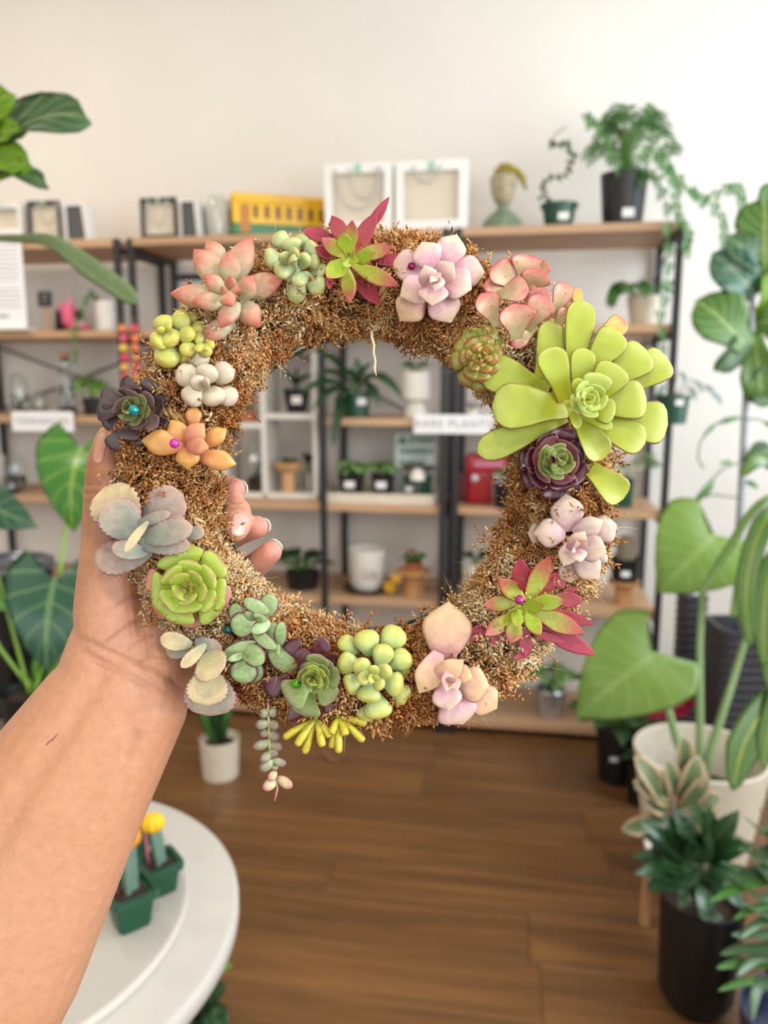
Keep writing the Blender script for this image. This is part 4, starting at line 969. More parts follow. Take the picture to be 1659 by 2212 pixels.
# the pale free edges of the other three nails peep past the finger tips
def nail_edge(pts, r=2.2):
    return link('fingernail', mkmesh('fingernail', *tubegeo([hp(*p) for p in pts], [r*.5*S]+[r*S]*(len(pts)-2)+[r*.4*S], 6)[:2], plain('nail_edge', '#e9d9c8', .3)), person)
nail_edge([(520, 1036, -98), (528, 1041, -98), (533.5, 1050, -98), (534.5, 1060, -98), (531, 1068, -98)], 2.2)
nail_edge([(571, 1118, -108), (579, 1124, -108), (583.5, 1132, -108), (583.5, 1142, -108), (580, 1149, -108)], 2.2)
nail_edge([(584, 1165.5, -98), (594, 1166, -98), (603, 1172, -98), (609, 1180, -98), (611, 1188, -98)], 2.2)

# ================================================================== things on and around the shelves
RZ3 = Matrix.Rotation(RA, 4, 'Z')
def SH(px, k, v=0.14, rot=0.0):
    """frame on the top of board k at picture column px, v behind the board's front edge; returns matrix and metres per pixel"""
    u = U(px, TY[k], v); loc = R(u, v, TH[k]+.0008)
    return Matrix.Translation(loc) @ RZ3 @ Matrix.Rotation(rot, 4, 'Z'), mpp(loc)
G = {}
def green(name, c1, c2, rib=None, edge=None, veins=0, rough=.4, tone=.8, ew=.84, transl=.12, mottle=.1):
    return leafmat(name, [(0, c1), (1, c2)], edge, ew, .95, rough=rough, rib=rib, veins=veins, mottle=mottle, scale=40, transl=transl, tone=tone)
g_dark = green('deep_green_leaf', '#274a2a', '#2f5a33', '#5d7f4c', rough=.3)
g_mid = green('mid_green_leaf', '#3f7a35', '#4f8a3c', '#86ad62', rough=.38)
g_fresh = green('vivid_green_leaf', '#5c9a2e', '#79b23c', '#a9cc6e', rough=.4)
g_fig = green('fig_leaf', '#55802a', '#4b7a2d', '#a8bd6a', veins=7, rough=.42, transl=.22)
g_figd = green('dark_fig_leaf', '#2f5230', '#3a6236', '#8ea56c', veins=6, rough=.4)
g_figb = green('backlit_fig_leaf', '#86b41c', '#7cae1e', '#b5cf5a', veins=6, rough=.45, transl=.4)
g_philo = green('glossy_heart_leaf', '#4f8f38', '#478a3c', '#9cc35a', veins=5, rough=.24)
g_philod = green('dark_heart_leaf', '#2f5e46', '#32614a', '#7da06a', veins=5, rough=.28)
g_alo = green('elephant_ear_leaf', '#7fa03a', '#6f9a34', '#93b05a', veins=6, rough=.42, transl=.25)
g_var = green('variegated_light_leaf', '#7fae5c', '#6da04e', '#c9dca8', veins=8, rough=.4, edge='#4d8440')
g_rub = green('cream_edged_leaf', '#6f8a5c', '#7f9468', None, edge='#e2c6a0', ew=.5, rough=.35)
g_corn = green('yellow_striped_leaf', '#4d7a1c', '#456f1f', '#aab52f', rough=.35)
g_strap = green('grey_green_strap_leaf', '#41633c', '#4d6e46', '#7d9a74', rough=.35)
g_olive = green('pale_underside_leaf', '#8ea67c', '#8ca873', '#6d8a4e', rough=.5, transl=.2)
g_brown = green('bronze_leaf', '#6a4a40', '#8a6258', '#a98378', rough=.45)
g_purpd = green('dusky_thin_leaf', '#33383a', '#41463f', None, rough=.4)
M_stem = plain('green_stem', '#6f9a4a', .5); M_stemd = plain('dark_stem', '#3e5a30', .5); M_bark = plain('bark', '#7d6a54', .8, var=.25, scale=60)
M_soil = plain('soil', '#33251c', .95, var=.4, scale=120, bump=.6)
M_gpot = plain('green_plastic', '#124630', .35); M_bpot = plain('black_plastic', '#0e0e10', .42); M_wpot = plain('white_ceramic', '#e6e2da', .28)
M_cream = plain('cream_ceramic', '#d9d0be', .5, var=.06, scale=30); M_silver = plain('silver_metal', '#b9bbc0', .3, .8); M_terra = plain('terracotta', '#b06a4a', .8)
M_woodl = wood('light_wood', '#b98a5c', '#d3aa7c', 6, .5, 2); M_woodt = wood('warm_wood', '#a9764a', '#c4935f', 6, .5, 2)
M_sticker = plain('white_sticker', '#f2f2f0', .6); M_paper = plain('white_paper', '#f1f1f4', .7); M_ink = plain('grey_ink', '#8b93a0', .8); M_char = plain('charcoal_board', '#2b2c2f', .6)
M_glassy = plain('clear_glass', '#f6fafa', .03, trans=1.0)

def pot(t, rt, rb, h, mat, n=28, sq=0.0, rim=0.0, soil=True, name='pot'):
    w = max(.003, rt*.06)
    pr_ = [(0, 0), (rb, 0)]
    if rim: pr_ += [(rb+(rt-rb)*.8, h-rim), (rt+w, h-rim), (rt+w, h)]
    else: pr_ += [(rt, h)]
    pr_ += [(rt-w, h), (rt-w*1.6, h*.86)]
    if not soil: pr_ += [(rb*.9, h*.1), (0, h*.1)]
    o = lathe(name, t, pr_, mat, n, sq=sq)
    if soil: lathe('soil', t, [(rt-w*1.2, h*.84), (rt*.5, h*.89), (0, h*.9)], M_soil, n, sq=sq)
    return o
def sticker(t, x, y, z, w, h):
    return box('price_sticker', t, x-w/2, y-.0012, z-h/2, x+w/2, y, z+h/2, M_sticker)
protos = {}
def proto(shape, mat, **kw):
    key = (shape, mat.name, tuple(sorted(kw.items())))
    if key not in protos:
        p = dict(prof=shape, bow=.08, cup=.08, curl=-.12, seg=9, ring=8); p.update(kw)
        th = p.pop('th', .02)
        g = leafgeo((0, 0, 0), (0, 1, 0), (0, 0, 1), 1, th, **p)
        protos[key] = mkmesh('leaf', g[0], g[1], mat, g[2])
    return protos[key]
def put_leaf(t, me, B, T, nh, w, name='leaf'):
    B = Vector(B); T = Vector(T); d = T-B; L = d.length; d = d/L; nh = Vector(nh)
    s = d.cross(nh)
    if s.length < 1e-4: s = d.cross(Vector((1, 0.3, 0)))
    s.normalize(); n = s.cross(d)
    M = Matrix(((s.x*w, d.x*L, n.x*L, B.x), (s.y*w, d.y*L, n.y*L, B.y), (s.z*w, d.z*L, n.z*L, B.z), (0, 0, 0, 1)))
    return link(name, me, t, M)
def sprig(t, me, z0, n, L, w, seed, reach=.06, up=.08, flat=.2, stem=M_stem, sr=.002, wide=1.0, lean=(0, 0), Ljit=.25, droop=0.0, az0=None, azs=None):
    """n stalked leaves growing from the pot's soil; the stalks are one part, each leaf a part"""
    q = random.Random(seed); st = Soup()
    for i in range(n):
        az = i*2.399+q.uniform(-.3, .3) if az0 is None else az0+azs*(i+.5)/n+q.uniform(-.1, .1)
        f = q.uniform(.35, 1.0); r = reach*f; hz = up*(1.15-.55*f)*q.uniform(.8, 1.15)
        e = Vector((r*math.cos(az)*wide+lean[0]*hz, r*math.sin(az)+lean[1]*hz, z0+hz))
        b = Vector((e.x*.12, e.y*.12, z0))
        st.add(tubegeo([b, b.lerp(e, .5)+Vector((0, 0, hz*.18)), e], [sr, sr, sr*.8], 5))
        ll = L*(1+q.uniform(-Ljit, Ljit)); el = flat+q.uniform(-.25, .25)-droop
        d = Vector((math.cos(az)*math.cos(el), math.sin(az)*math.cos(el), math.sin(el)))
        put_leaf(t, me, e, e+d*ll, Vector((-math.cos(az)*.5, -math.sin(az)*.5-.35, 1)), w*ll/L)
    link('stems', st.mesh('stems', stem), t)
def loc_pt(t, p): return t.matrix_world.inverted() @ Vector(p)
def ribbon(t, pts, ws, mat, nh, th=.004, name='leaf', n=14):
    """a strap leaf that follows a bent path (points in the thing's own space)"""
    pts = [Vector(p) for p in pts]
    # resample with a Catmull-Rom curve
    def cr(i, u):
        p0, p1, p2, p3 = pts[max(0, i-1)], pts[i], pts[i+1], pts[min(len(pts)-1, i+2)]
        return 0.5*((2*p1)+(p2-p0)*u+(2*p0-5*p1+4*p2-p3)*u*u+(3*p1-p0-3*p2+p3)*u**3)
    m = len(pts)-1; V, Fc, UV = [], [], []
    for k in range(n+1):
        x = k/n*m; i = min(m-1, int(x)); u = x-i
        c = cr(i, u); tg = (cr(i, min(1, u+.05))-cr(i, max(0, u-.05))).normalized()
        s = tg.cross(Vector(nh)).normalized(); nn = s.cross(tg); w = float(np.interp(k/n, [0, .25, .5, .8, .95, 1], ws))/2
        for q in range(8):
            a = 2*PI*q/8; V.append(c+s*math.cos(a)*w+nn*(math.sin(a)*th/2*min(1, w/.004)+.12*w*math.cos(a)**2)); UV.append((k/n, .5+.5*math.cos(a)))
    for k in range(n):
        for q in range(8): Fc.append((k*8+q, k*8+(q+1) % 8, (k+1)*8+(q+1) % 8, (k+1)*8+q))
    Fc += [tuple(range(7, -1, -1)), tuple(n*8+q for q in range(8))]
    return link(name, mkmesh(name, V, Fc, mat, UV), t)
FB = PROF['strap']

# ---- gift boxes with clear windows on the top boards
M_pane = plain('clear_film', '#f4f1ea', .06, alpha=.07)
def gift_box(px0, px1, py0, k, label, rim, inner, v=.03, depth=.10, border=.09, cord=None, taper=0.0, body=M_white, rot=0.0):
    M, s = SH((px0+px1)/2, k, v, rot); w = (px1-px0)*s; h = (TH[k]-on_v((px0+px1)/2, TY[k], v).z+on_v((px0+px1)/2, py0, v).z)-TH[k]
    h = on_v((px0+px1)/2, py0, v).z-TH[k]
    t = empty('gift_box', M, label, 'gift box', 'gift boxes with windows on the top boards')
    x0, x1 = -w/2, w/2; b = w*border; tp = taper*w
    sh_ = Soup()
    V = [(x0, .004, 0), (x1, .004, 0), (x1-tp, .004, h), (x0, .004, h), (x0, depth, 0), (x1, depth, 0), (x1-tp, depth, h), (x0, depth, h)]
    sh_.add((V, [(1, 0, 4, 5), (1, 5, 6, 2), (2, 6, 7, 3), (3, 7, 4, 0), (5, 4, 7, 6)], None))
    link('carton', sh_.mesh('carton', body, False), t)
    bb = b*1.15
    O = [(x0, 0), (x1, 0), (x1-tp, h), (x0, h)]; I = [(x0+b, bb), (x1-b-tp*bb/h, bb), (x1-b-tp*(h-bb)/h, h-bb), (x0+b, h-bb)]
    V = [(x, y, z) for y in (0, .006) for (x, z) in O]+[(x, y, z) for y in (0, .006) for (x, z) in I]
    Fc = []
    for i in range(4):
        j = (i+1) % 4
        Fc += [(i, j, 8+j, 8+i), (4+j, 4+i, 12+i, 12+j), (j, i, 4+i, 4+j), (8+i, 8+j, 12+j, 12+i)]
    link('window_border', mkmesh('window_border', V, Fc, rim, None, False), t)
    link('back_panel', mkmesh('back_panel', [(x0+b*.5, depth*.18, bb*.6), (x1-b*.5-tp, depth*.18, bb*.6), (x1-b*.5-tp, depth*.18, h-bb*.6), (x0+b*.5, depth*.18, h-bb*.6), (x0+b*.5, depth*.18+.003, bb*.6), (x1-b*.5-tp, depth*.18+.003, bb*.6), (x1-b*.5-tp, depth*.18+.003, h-bb*.6), (x0+b*.5, depth*.18+.003, h-bb*.6)], [(0, 1, 2, 3), (7, 6, 5, 4), (0, 4, 5, 1), (1, 5, 6, 2), (2, 6, 7, 3), (3, 7, 4, 0)], inner, None, False), t)
    link('film', mkmesh('film', [(x, .004, z) for x, z in I], [(0, 1, 2, 3)], M_pane, None, False), t)
    if cord is not None:
        for cx_, cw, cd in cord:
            link('cord_handle', mkmesh('cord_handle', *tubegeo([Vector((cx_*w+cw*w*math.cos(a), -.006, h-bb*.5-cd*h*math.sin(a))) for a in np.linspace(0, PI, 15)], .0035, 6)[:2], plain('grey_cord', '#b9bab4', .8)), t)
        box('top_sticker', t, -w*.05, -.002, h-bb*1.0, w*.05, 0, h-bb*.1, plain('mint_sticker', '#9fc9ae', .6))
    return t
M_beige = plain('beige_card', '#d8cdb9', .8); M_blackcard = plain('black_card', '#23241f', .6); M_slate = plain('dark_window', '#2f3138', .3)
gift_box(-36, 51, 441, 0, 'white gift box with a beige window, leftmost on the top board', M_white, M_beige, cord=[(0, .2, .12)])
gift_box(58, 135, 434, 0, 'black rimmed gift box beside the leftmost white box on the top board', M_blackcard, M_beige, cord=[(.15, .28, .5)])
gift_box(139, 190, 440, 0, 'white rimmed box with a dark slanted window, left top board', M_white, M_slate, taper=.16, border=.07)
gift_box(302, 386, 427, 0, 'black rimmed gift box on the middle shelf top, beside a dark slanted one', M_blackcard, M_beige, cord=[(0, .26, .62)])
gift_box(388, 430, 432, 0, 'white rimmed box with a dark slanted window, beside the glass jar', M_white, M_slate, taper=.16, border=.07)
gift_box(700, 848, 352, 0, 'tall white gift box with a looped cord, beside the yellow tram', M_white, M_beige, border=.12, cord=[(0, .33, .6), (.1, .2, .45)])
gift_box(853, 1008, 346, 0, 'tall white gift box, right one of the tall pair, on the top board', M_white, M_beige, border=.12, cord=[(-.05, .18, .24)])

def glass_jar(px, k, r_px, h_px, label, v=.12, lid=None, M=None, s=None, neck=.62, prof=None):
    if M is None: M, s = SH(px, k, v)
    r, h = r_px*s, h_px*s
    t = empty('glass_jar', M, label, 'glass jar')
    pf = prof or [(0, 0), (.92, 0), (1, .08), (1, .62), (.86, .8), (neck, .88), (neck, .97), (neck+.06, 1)]
    out = [(a*r, b*h) for a, b in pf]; inn = [(max(0, a*r-.003), max(.004, b*h)) for a, b in reversed(pf)]; inn[-1] = (0, .004)
    lathe('glass', t, out+inn, M_glassy, 24)
    if lid: lathe('cork', t, [(0, h*.95), (r*(neck-.1), h*.95), (r*(neck), h*1.1), (0, h*1.1)], M_woodt, 16)
    return t, r, h
glass_jar(471, 0, 26, 92, 'empty round glass jar left of the yellow tram', prof=[(0, 0), (.8, 0), (1, .2), (1, .65), (.8, .9), (.6, 1)])

# ---- yellow toy tram
M, s = SH(627, 0, .225, math.radians(27))
M_yel = plain('tram_yellow', '#e9b91c', .3); M_tgr = plain('tram_green', '#2c7a48', .3); M_dkw = plain('tram_window', '#6d4a12', .2)
t = empty('toy_tram', M, 'yellow and green toy tram on the middle shelf top', 'toy tram')
tl, th_, td = 126*s, 92*s, .062
hexb = lambda x0, y0, z0, x1, y1, z1, n, m, bv=.006: box(n, t, x0, y0, z0, x1, y1, z1, m, bv, None, 3)
hexb(-tl, -td, .018, tl, td, th_*.36, 'lower_body', M_tgr); hexb(-tl, -td, th_*.36, tl, td, th_*.84, 'upper_body', M_yel, .012)
hexb(-tl*1.01, -td*1.06, th_*.80, tl*1.01, td*1.06, th_, 'roof', M_yel, .018); hexb(-tl*.98, -td*1.03, th_*.34, tl*.98, td*1.03, th_*.40, 'waist_band', M_yel, .002)
for i in range(9):
    x = -tl*.62+i*tl*.185; box('window', t, x-.0095, -td-.0015, th_*.46, x+.0095, -td+.002, th_*.74, M_dkw, .001)
box('door', t, -tl*.88, -td-.002, .024, -tl*.72, -td+.002, th_*.76, plain('tram_door', '#b5771c', .35), .001)
for y in (-.035, 0, .035): box('front_window', t, -tl-.0015, y-.013, th_*.46, -tl+.002, y+.013, th_*.74, M_dkw, .001)
for x in (-.62, -.4, .4, .62):
    for y in (-.05, .05):
        g = lathegeo([(0, -.004), (.018, -.004), (.018, .004), (0, .004)], 14); g = ([(a+x*tl, c+y, b+.018) for a, b, c in g[0]], g[1], None)
        link('wheel', mkmesh('wheel', g[0], g[1], M_black, None, False), t)
lathe('headlight', t, [(0, 0), (.009, 0), (.009, .008), (0, .01)], M_silver, 12).matrix_local = Matrix.Translation((-tl, 0, th_*.25)) @ Matrix.Rotation(-PI/2, 4, 'Y')

# ---- face planter
M, s = SH(1085, 0, .12)
M_bust = plain('weathered_stone', '#a3977c', .8, var=.35, scale=45, bump=.4); M_bustg = plain('mossy_stone', '#6f8068', .85, var=.3, scale=40)
t = empty('face_planter', M, 'carved stone face planter with a drooping yellow green topknot', 'planter')
q = s
lathe('shoulders', t, [(0, 0), (46*q, 0), (47*q, 8*q), (40*q, 22*q), (30*q, 34*q), (16*q, 44*q), (11*q, 52*q), (12*q, 60*q)], M_bustg, 28)
hd = Soup(); g = lathegeo([(0, 54*q), (12*q, 56*q), (20*q, 66*q), (25*q, 80*q), (28*q, 96*q), (29*q, 110*q), (26*q, 116*q), (22*q, 114*q), (0, 110*q)], 28)
V = []
for x, y, z in g[0]:
    f = z/q
    if y < 0:
        y -= 5*q*math.exp(-((x/q)/5)**2)*math.exp(-((f-82)/9)**2)            # nose
        for sx in (-9, 9): y += 4*q*math.exp(-((x/q-sx)/6)**2)*math.exp(-((f-92)/5)**2)   # eye hollows
        y -= 2.5*q*math.exp(-((x/q)/8)**2)*math.exp(-((f-69)/3)**2)          # lips
    V.append((x, y, z))
hd.add((V, g[1], None)); link('face', hd.mesh('face', M_bust), t)
hs_ = Soup(); qr = random.Random(4)
for i in range(46):
    a = qr.uniform(0, 2*PI); r0 = qr.uniform(4, 22)*q; up = qr.uniform(26, 38)*q*(1-.3*r0/(22*q))
    right = i % 3 == 0
    p0 = Vector((r0*math.cos(a), r0*math.sin(a), 108*q)); p1 = p0+Vector((0, 0, up)); 
    pts = [p0, p0.lerp(p1, .6)+Vector((.1*r0, 0, 0)), p1*1.0]
    if right: pts += [Vector((30*q+qr.uniform(-6, 6)*q, qr.uniform(-8, 8)*q, 126*q)), Vector((46*q+qr.uniform(-5, 5)*q, qr.uniform(-8, 8)*q, (96+qr.uniform(-12, 16))*q))]
    hs_.add(tubegeo(pts, [3*q]*(len(pts)-1)+[1.2*q], 5))
link('topknot', hs_.mesh('topknot', plain('topknot_green', '#a08f38', .8, var=.3, scale=60)), t)

# ---- spiral vine in the small green pot
M, s = SH(1206, 0, .12)
t = empty('potted_plant', M, 'small green pot with a curling dark vine on a hoop, top right board', 'plant', 'potted plants on the shelves')
pot(t, 38*s, 28*s, 54*s, M_gpot, rim=.012); sticker(t, 8*s, -35*s, 24*s, 22*s, 14*s)
vp = [Vector((x*s, 0, z*s)) for x, z in ((0, 50), (-18, 56), (-36, 72), (-38, 90), (-22, 106), (2, 112), (18, 126), (26, 146), (20, 168), (2, 178), (-16, 172), (-22, 180), (-14, 196), (8, 210))]
tube('vine', t, vp, .0022, M_stemd, 5)
me_ = proto('oval', g_dark, th=.3, cup=0)
for i in range(len(vp)-3):
    for j in range(3):
        p = vp[i].lerp(vp[i+1], j/3); a = i*1.9+j*2.1
        if p.z > 55*s: put_leaf(t, me_, p, p+Vector((math.cos(a)*.022, -.008, math.sin(a)*.022)), (0, -1, .3), .014)

# ---- trailing swiss cheese vine in a black pot
def holey_leaf(mat):
    V, Fc, UV = [], [], []; nu, nv = 13, 12
    xs = [p[0] for p in PROF['heart']]; ys = [p[1] for p in PROF['heart']]
    for i in range(nu+1):
        tt = .5-.5*math.cos(PI*i/nu)
        for j in range(nv+1):
            x = 2*j/nv-1; hw = .5*float(np.interp(tt, xs, ys))
            V.append((x*hw, tt-.2*abs(x)**1.6*(1-tt)**1.4, .10*abs(x)-.12*tt*tt)); UV.append((tt, .5+.5*x))
    for i in range(nu):
        for j in range(nv):
            if 3 <= i <= 9 and i % 2 == 1 and j in (2, 3, 4, 7, 8, 9): continue
            a = i*(nv+1)+j; Fc.append((a, a+1, a+nv+2, a+nv+1))
    return mkmesh('leaf', V, Fc, mat, UV)
M, s = SH(1343, 0, .13)
t = empty('potted_plant', M, 'black pot with a large trailing vine of pierced leaves, far right of the top board', 'plant', 'potted plants on the shelves')
pot(t, 50*s, 41*s, 112*s, M_bpot); sticker(t, 6*s, -44*s, 26*s, 24*s, 18*s)
hl = holey_leaf(g_mid); st = Soup(); qr = random.Random(12)
for i in range(74):
    a = i*2.4; f = qr.uniform(.25, 1); r = 92*s*f; z = 112*s+(125*(1-.75*f*f)+qr.uniform(-18, 18))*s
    e = Vector((r*math.cos(a)+10*s, r*math.sin(a)*.6-.01, z)); st.add(tubegeo([(0, 0, 100*s), Vector((e.x*.3, e.y*.3, (100*s+z)/2+20*s)), e], .0016, 5))
    put_leaf(t, hl, e, e+Vector((math.cos(a)*.045, math.sin(a)*.02-.022, -.035+qr.uniform(-.015, .03))), (math.cos(a)*.5, -1, .5), .054)
for pts in ([(0, 100), (40, 150), (70, 95), (88, 40), (96, 0), (120, -30), (112, -60)], [(10, 100), (60, 130), (100, 60), (150, 40), (188, 62), (206, 60), (214, 30)], [(0, 100), (-40, 150), (-72, 190), (-96, 205)], [(20, 100), (80, 110), (120, 50), (170, 20), (182, -20), (190, -60)], [(20, 100), (60, 90), (78, 20), (80, -60), (84, -130), (70, -190), (78, -260)]):
    vp = [Vector((x*s, -.05-.125*min(1, i/2), z*s)) for i, (x, z) in enumerate(pts)]
    st.add(tubegeo(vp, .0016, 5))
    for i in range(1, len(vp)):
        for j in (0, .5):
            p = vp[i-1].lerp(vp[i], j+.4) if i < len(vp) else vp[i]
            put_leaf(t, hl, p, p+Vector((qr.uniform(-.02, .03), -.014, -.046)), (.2, -1, .5), .038)
link('stems', st.mesh('stems', M_stem), t)

# ---- second boards
M, s = SH(18, 1, -.02)
t = empty('notice_sign', M, 'tall white printed notice standing on the left shelf', 'sign')
nw, nh_ = 46*s, 200*s
box('sheet', t, -nw, -.004, .012, nw, 0, nh_, M_paper, .001); box('stand_base', t, -nw, -.03, 0, nw, .06, .012, M_whitem, .002); box('top_edge', t, -nw*1.02, -.005, nh_-.004, nw*1.02, .002, nh_+.02, M_white, .003)
tx = Soup(); qr = random.Random(3)
for i in range(15):
    z = nh_*(.90-.047*i); 
    if i in (9,): continue
    x = -nw*.8
    while x < nw*.72:
        w = qr.uniform(.006, .016); tx.add(boxgeo(x, -.0046, z-.0022, min(x+w, nw*.8), -.0040, z+.0022)); x += w+.003
for i in range(5): tx.add(boxgeo(-nw*.6+i*.013, -.0046, nh_*.13, -nw*.6+i*.013+.009, -.0040, nh_*.17))
link('print_lines', tx.mesh('print_lines', M_ink, False), t)['kind'] = 'stuff'
for px, c, lab in ((20, M_gpot, 'tiny green pot with a pink flower, behind the white notice'), (50, M_terra, 'tiny terracotta pot beside the green one, behind the white notice')):
    M, s = SH(px, 1, .13); t = empty('small_pot', M, lab, 'pot'); pot(t, 13*s, 10*s, 20*s, c, 16)
    sprig(t, proto('oval', g_mid, th=.3), 18*s, 6, .022, .014, px, .014, .02)
M, s = SH(103, 1, .07); t = empty('chalkboard_sign', M, 'tiny chalkboard sign on a wooden stick, left shelf', 'sign')
box('stick', t, -.006, -.004, 0, .006, .004, 56*s, M_woodl, .001); box('board', t, -16*s, -.009, 52*s, 16*s, -.004, 84*s, M_char, .001); box('foot', t, -.02, -.02, 0, .02, .02, .008, M_woodl, .001)
ck = Soup()
for i in range(3): ck.add(boxgeo(-10*s+i*.004, -.0096, (75-8*i)*s, 9*s-i*.006, -.0090, (77-8*i)*s))
link('chalk_marks', ck.mesh('chalk_marks', plain('chalk', '#a9a9a4', .9), False), t)['kind'] = 'stuff'
M, s = SH(148, 1, .22); t = empty('slate_board', M, 'dark slate board leaning behind the pink boot', 'board')
box('slate', t, -30*s, 0, 0, 32*s, .012, 50*s, M_char, .002, Matrix.Translation((0, 0, .002)) @ Matrix.Rotation(-.12, 4, 'X')); box('edge_strip', t, -33*s, -.002, 0, -30*s, .014, 51*s, M_woodl, .001, Matrix.Translation((0, 0, .002)) @ Matrix.Rotation(-.12, 4, 'X'))
M, s = SH(152, 1, .13); t = empty('boot_planter', M, 'bright pink boot shaped planter, left shelf', 'planter')
bt = Soup()
for rows in ([[(-2, 15, 14), (-2, 24, 15), (-3, 38, 15), (-4, 52, 18), (-3, 58, 15)], [(-2, 14, 13.5), (14, 12.5, 12), (30, 11, 10.5), (44, 8, 7.5)]]):
    pts = [Vector((x*s, 0, z*s)) for x, z, r in rows]; bt.add(tubegeo(pts, [r*s for x, z, r in rows], 14))
link('boot', bt.mesh('boot', plain('hot_pink', '#e8688f', .45)), t)
tube('pink_stem', t, [(0, 0, 50*s), (2*s, 0, 66*s), (1*s, 0, 76*s)], [7*s, 5*s, 6*s], plain('pale_pink', '#e59ab2', .5), 8)
glass_jar(176, 1, 11, 26, 'tiny glass bauble beside the pink boot', v=.05, prof=[(0, 0), (.6, .0), (1, .35), (.9, .75), (.4, .95), (.35, 1)])
M, s = SH(230, 1, .14); t = empty('potted_plant', M, 'white cylinder pot with a thin vine hanging past the board, left shelf', 'plant', 'potted plants on the shelves')
pot(t, 23*s, 22*s, 64*s, M_wpot)
vp = [Vector((x*s, y, z*s)) for x, y, z in ((-8, 0, 60), (-18, -.03, 82), (-24, -.06, 70), (-28, -.10, 30), (-30, -.155, 0), (-30, -.16, -40), (-27, -.16, -75))]
tube('vine', t, vp, .002, M_stem, 5); me_ = proto('heart', g_mid, lobe=.2, th=.04)
for i in range(6):
    for j in (0, .33, .66):
        p = vp[i].lerp(vp[i+1], j); a = i*2.2+j*7; put_leaf(t, me_, p, p+Vector((math.cos(a)*.026, -.012, math.sin(a)*.015-.012)), (0, -1, .4), .022)
for px, n, cs, lab in ((264, 8, ['#e58a5a', '#e0607a', '#e8c65a', '#d94f5e', '#e8b45a', '#e0605a'], 'garland of orange, pink and yellow pompoms hanging on the left shelf post'), (289, 6, ['#dd5560', '#e8875a', '#e8875a', '#e0905a'], 'shorter red and orange pompom garland hanging on the next post')):
    p = on_v(px, 700, -.035); t = empty('hanging_garland', Matrix.Translation(p) @ RZ3, lab, 'garland', 'pompom garlands on the posts'); s = mpp(p)
    tube('string', t, [(0, 0, .02), (0, 0, -n*21*s)], .0012, plain('string', '#8a7a66', .9), 5)
    tube('hook', t, [(0, .022, .02), (0, 0, .024), (0, 0, .012)], .0015, M_silver, 5)
    for i in range(n):
        c = cs[i % len(cs)]; g = lathegeo([(9.5*s*math.sin(a)*(1+.08*(k % 2)), 9*s*math.cos(a)) for k, a in enumerate(np.linspace(PI, 0, 9))], 12)
        link('pompom', mkmesh('pompom', [(x+(i % 2)*.003, y, z-(10+20.5*i)*s) for x, y, z in g[0]], g[1], plain('wool_'+c, c, .95)), t)
M, s = SH(1392, 1, .14); t = empty('potted_plant', M, 'cream bowl with dark drooping leaves, right shelf above the big lime rosette', 'plant', 'potted plants on the shelves')
pot(t, 40*s, 30*s, 62*s, M_cream); sprig(t, proto('heart', g_mid, lobe=.2), 56*s, 16, .075, .055, 5, .09, .055, -.4, droop=.2, wide=1.2, lean=(-1.0, 0))

# ---- third boards
def sign(px0, px1, py0, py1, k, text, label, size):
    p = on_v((px0+px1)/2, (py0+py1)/2, -.02); s = mpp(p)
    t = empty('shelf_sign', Matrix.Translation(p) @ RZ3, label, 'sign'); w, h = (px1-px0)*s/2, (py1-py0)*s/2
    box('card', t, -w, -.004, -h, w, 0, h, M_paper, .0015)
    box('clip', t, -.02, 0, -h*.2, .02, .006, h*.2, M_silver)
    cu = bpy.data.curves.new('lettering', 'FONT'); cu.body = text; cu.size = size*s; cu.align_x = 'CENTER'; cu.align_y = 'CENTER'; cu.extrude = .0003; cu.space_character = 1.15
    tmp = bpy.data.objects.new('tmp', cu); me = bpy.data.meshes.new_from_object(tmp); bpy.data.objects.remove(tmp)
    me.materials.clear(); me.materials.append(plain('sign_ink', '#8f969c', .8)); me.name = 'lettering'
    link('lettering', me, t, Matrix.Translation((0, -.0046, 0)) @ Matrix.Rotation(PI/2, 4, 'X'))
sign(893, 1064, 896, 937, 2, 'RARE PLANTS', 'white sign lettered RARE PLANTS on the shelf edge', 24)
sign(20, 165, 889, 932, 2, 'TERRARIUMS', 'white sign lettered TERRARIUMS on the left shelf edge', 20)
t, r, h = glass_jar(44, 2, 22, 88, 'domed glass terrarium with moss, behind the TERRARIUMS sign', v=.14, prof=[(0, 0), (.9, 0), (1, .1), (1, .6), (.8, .85), (.4, .96), (.25, 1)])
sprig(t, proto('oval', g_fresh, th=.3), .012, 8, .03, .016, 3, r*.5, h*.35); lathe('moss_bed', t, [(0, .005), (r*.85, .005), (r*.85, .02), (0, .03)], M_soil, 16)
glass_jar(88, 2, 16, 50, 'small empty glass jar between the dome and the corked bottle', v=.16)
t, r, h = glass_jar(148, 2, 19, 120, 'tall corked glass bottle with plants inside, left shelf', v=.12, lid=True, neck=.55, prof=[(0, 0), (.95, 0), (1, .05), (1, .62), (.8, .74), (.5, .8), (.5, .97), (.6, 1)])
lathe('pebble_bed', t, [(0, .005), (r*.88, .005), (r*.88, .03), (0, .036)], M_soil, 16); sprig(t, proto('oval', g_mid, th=.3), .032, 9, .028, .016, 8, r*.55, h*.4)
M, s = SH(203, 2, .12); t = empty('potted_plant', M, 'black pot with bright green hanging leaves, beside the corked bottle', 'plant', 'potted plants on the shelves')
pot(t, 22*s, 18*s, 36*s, M_bpot); sprig(t, proto('lance', g_fresh), 33*s, 13, .075, .028, 6, .035, .10, -.3, droop=.3)
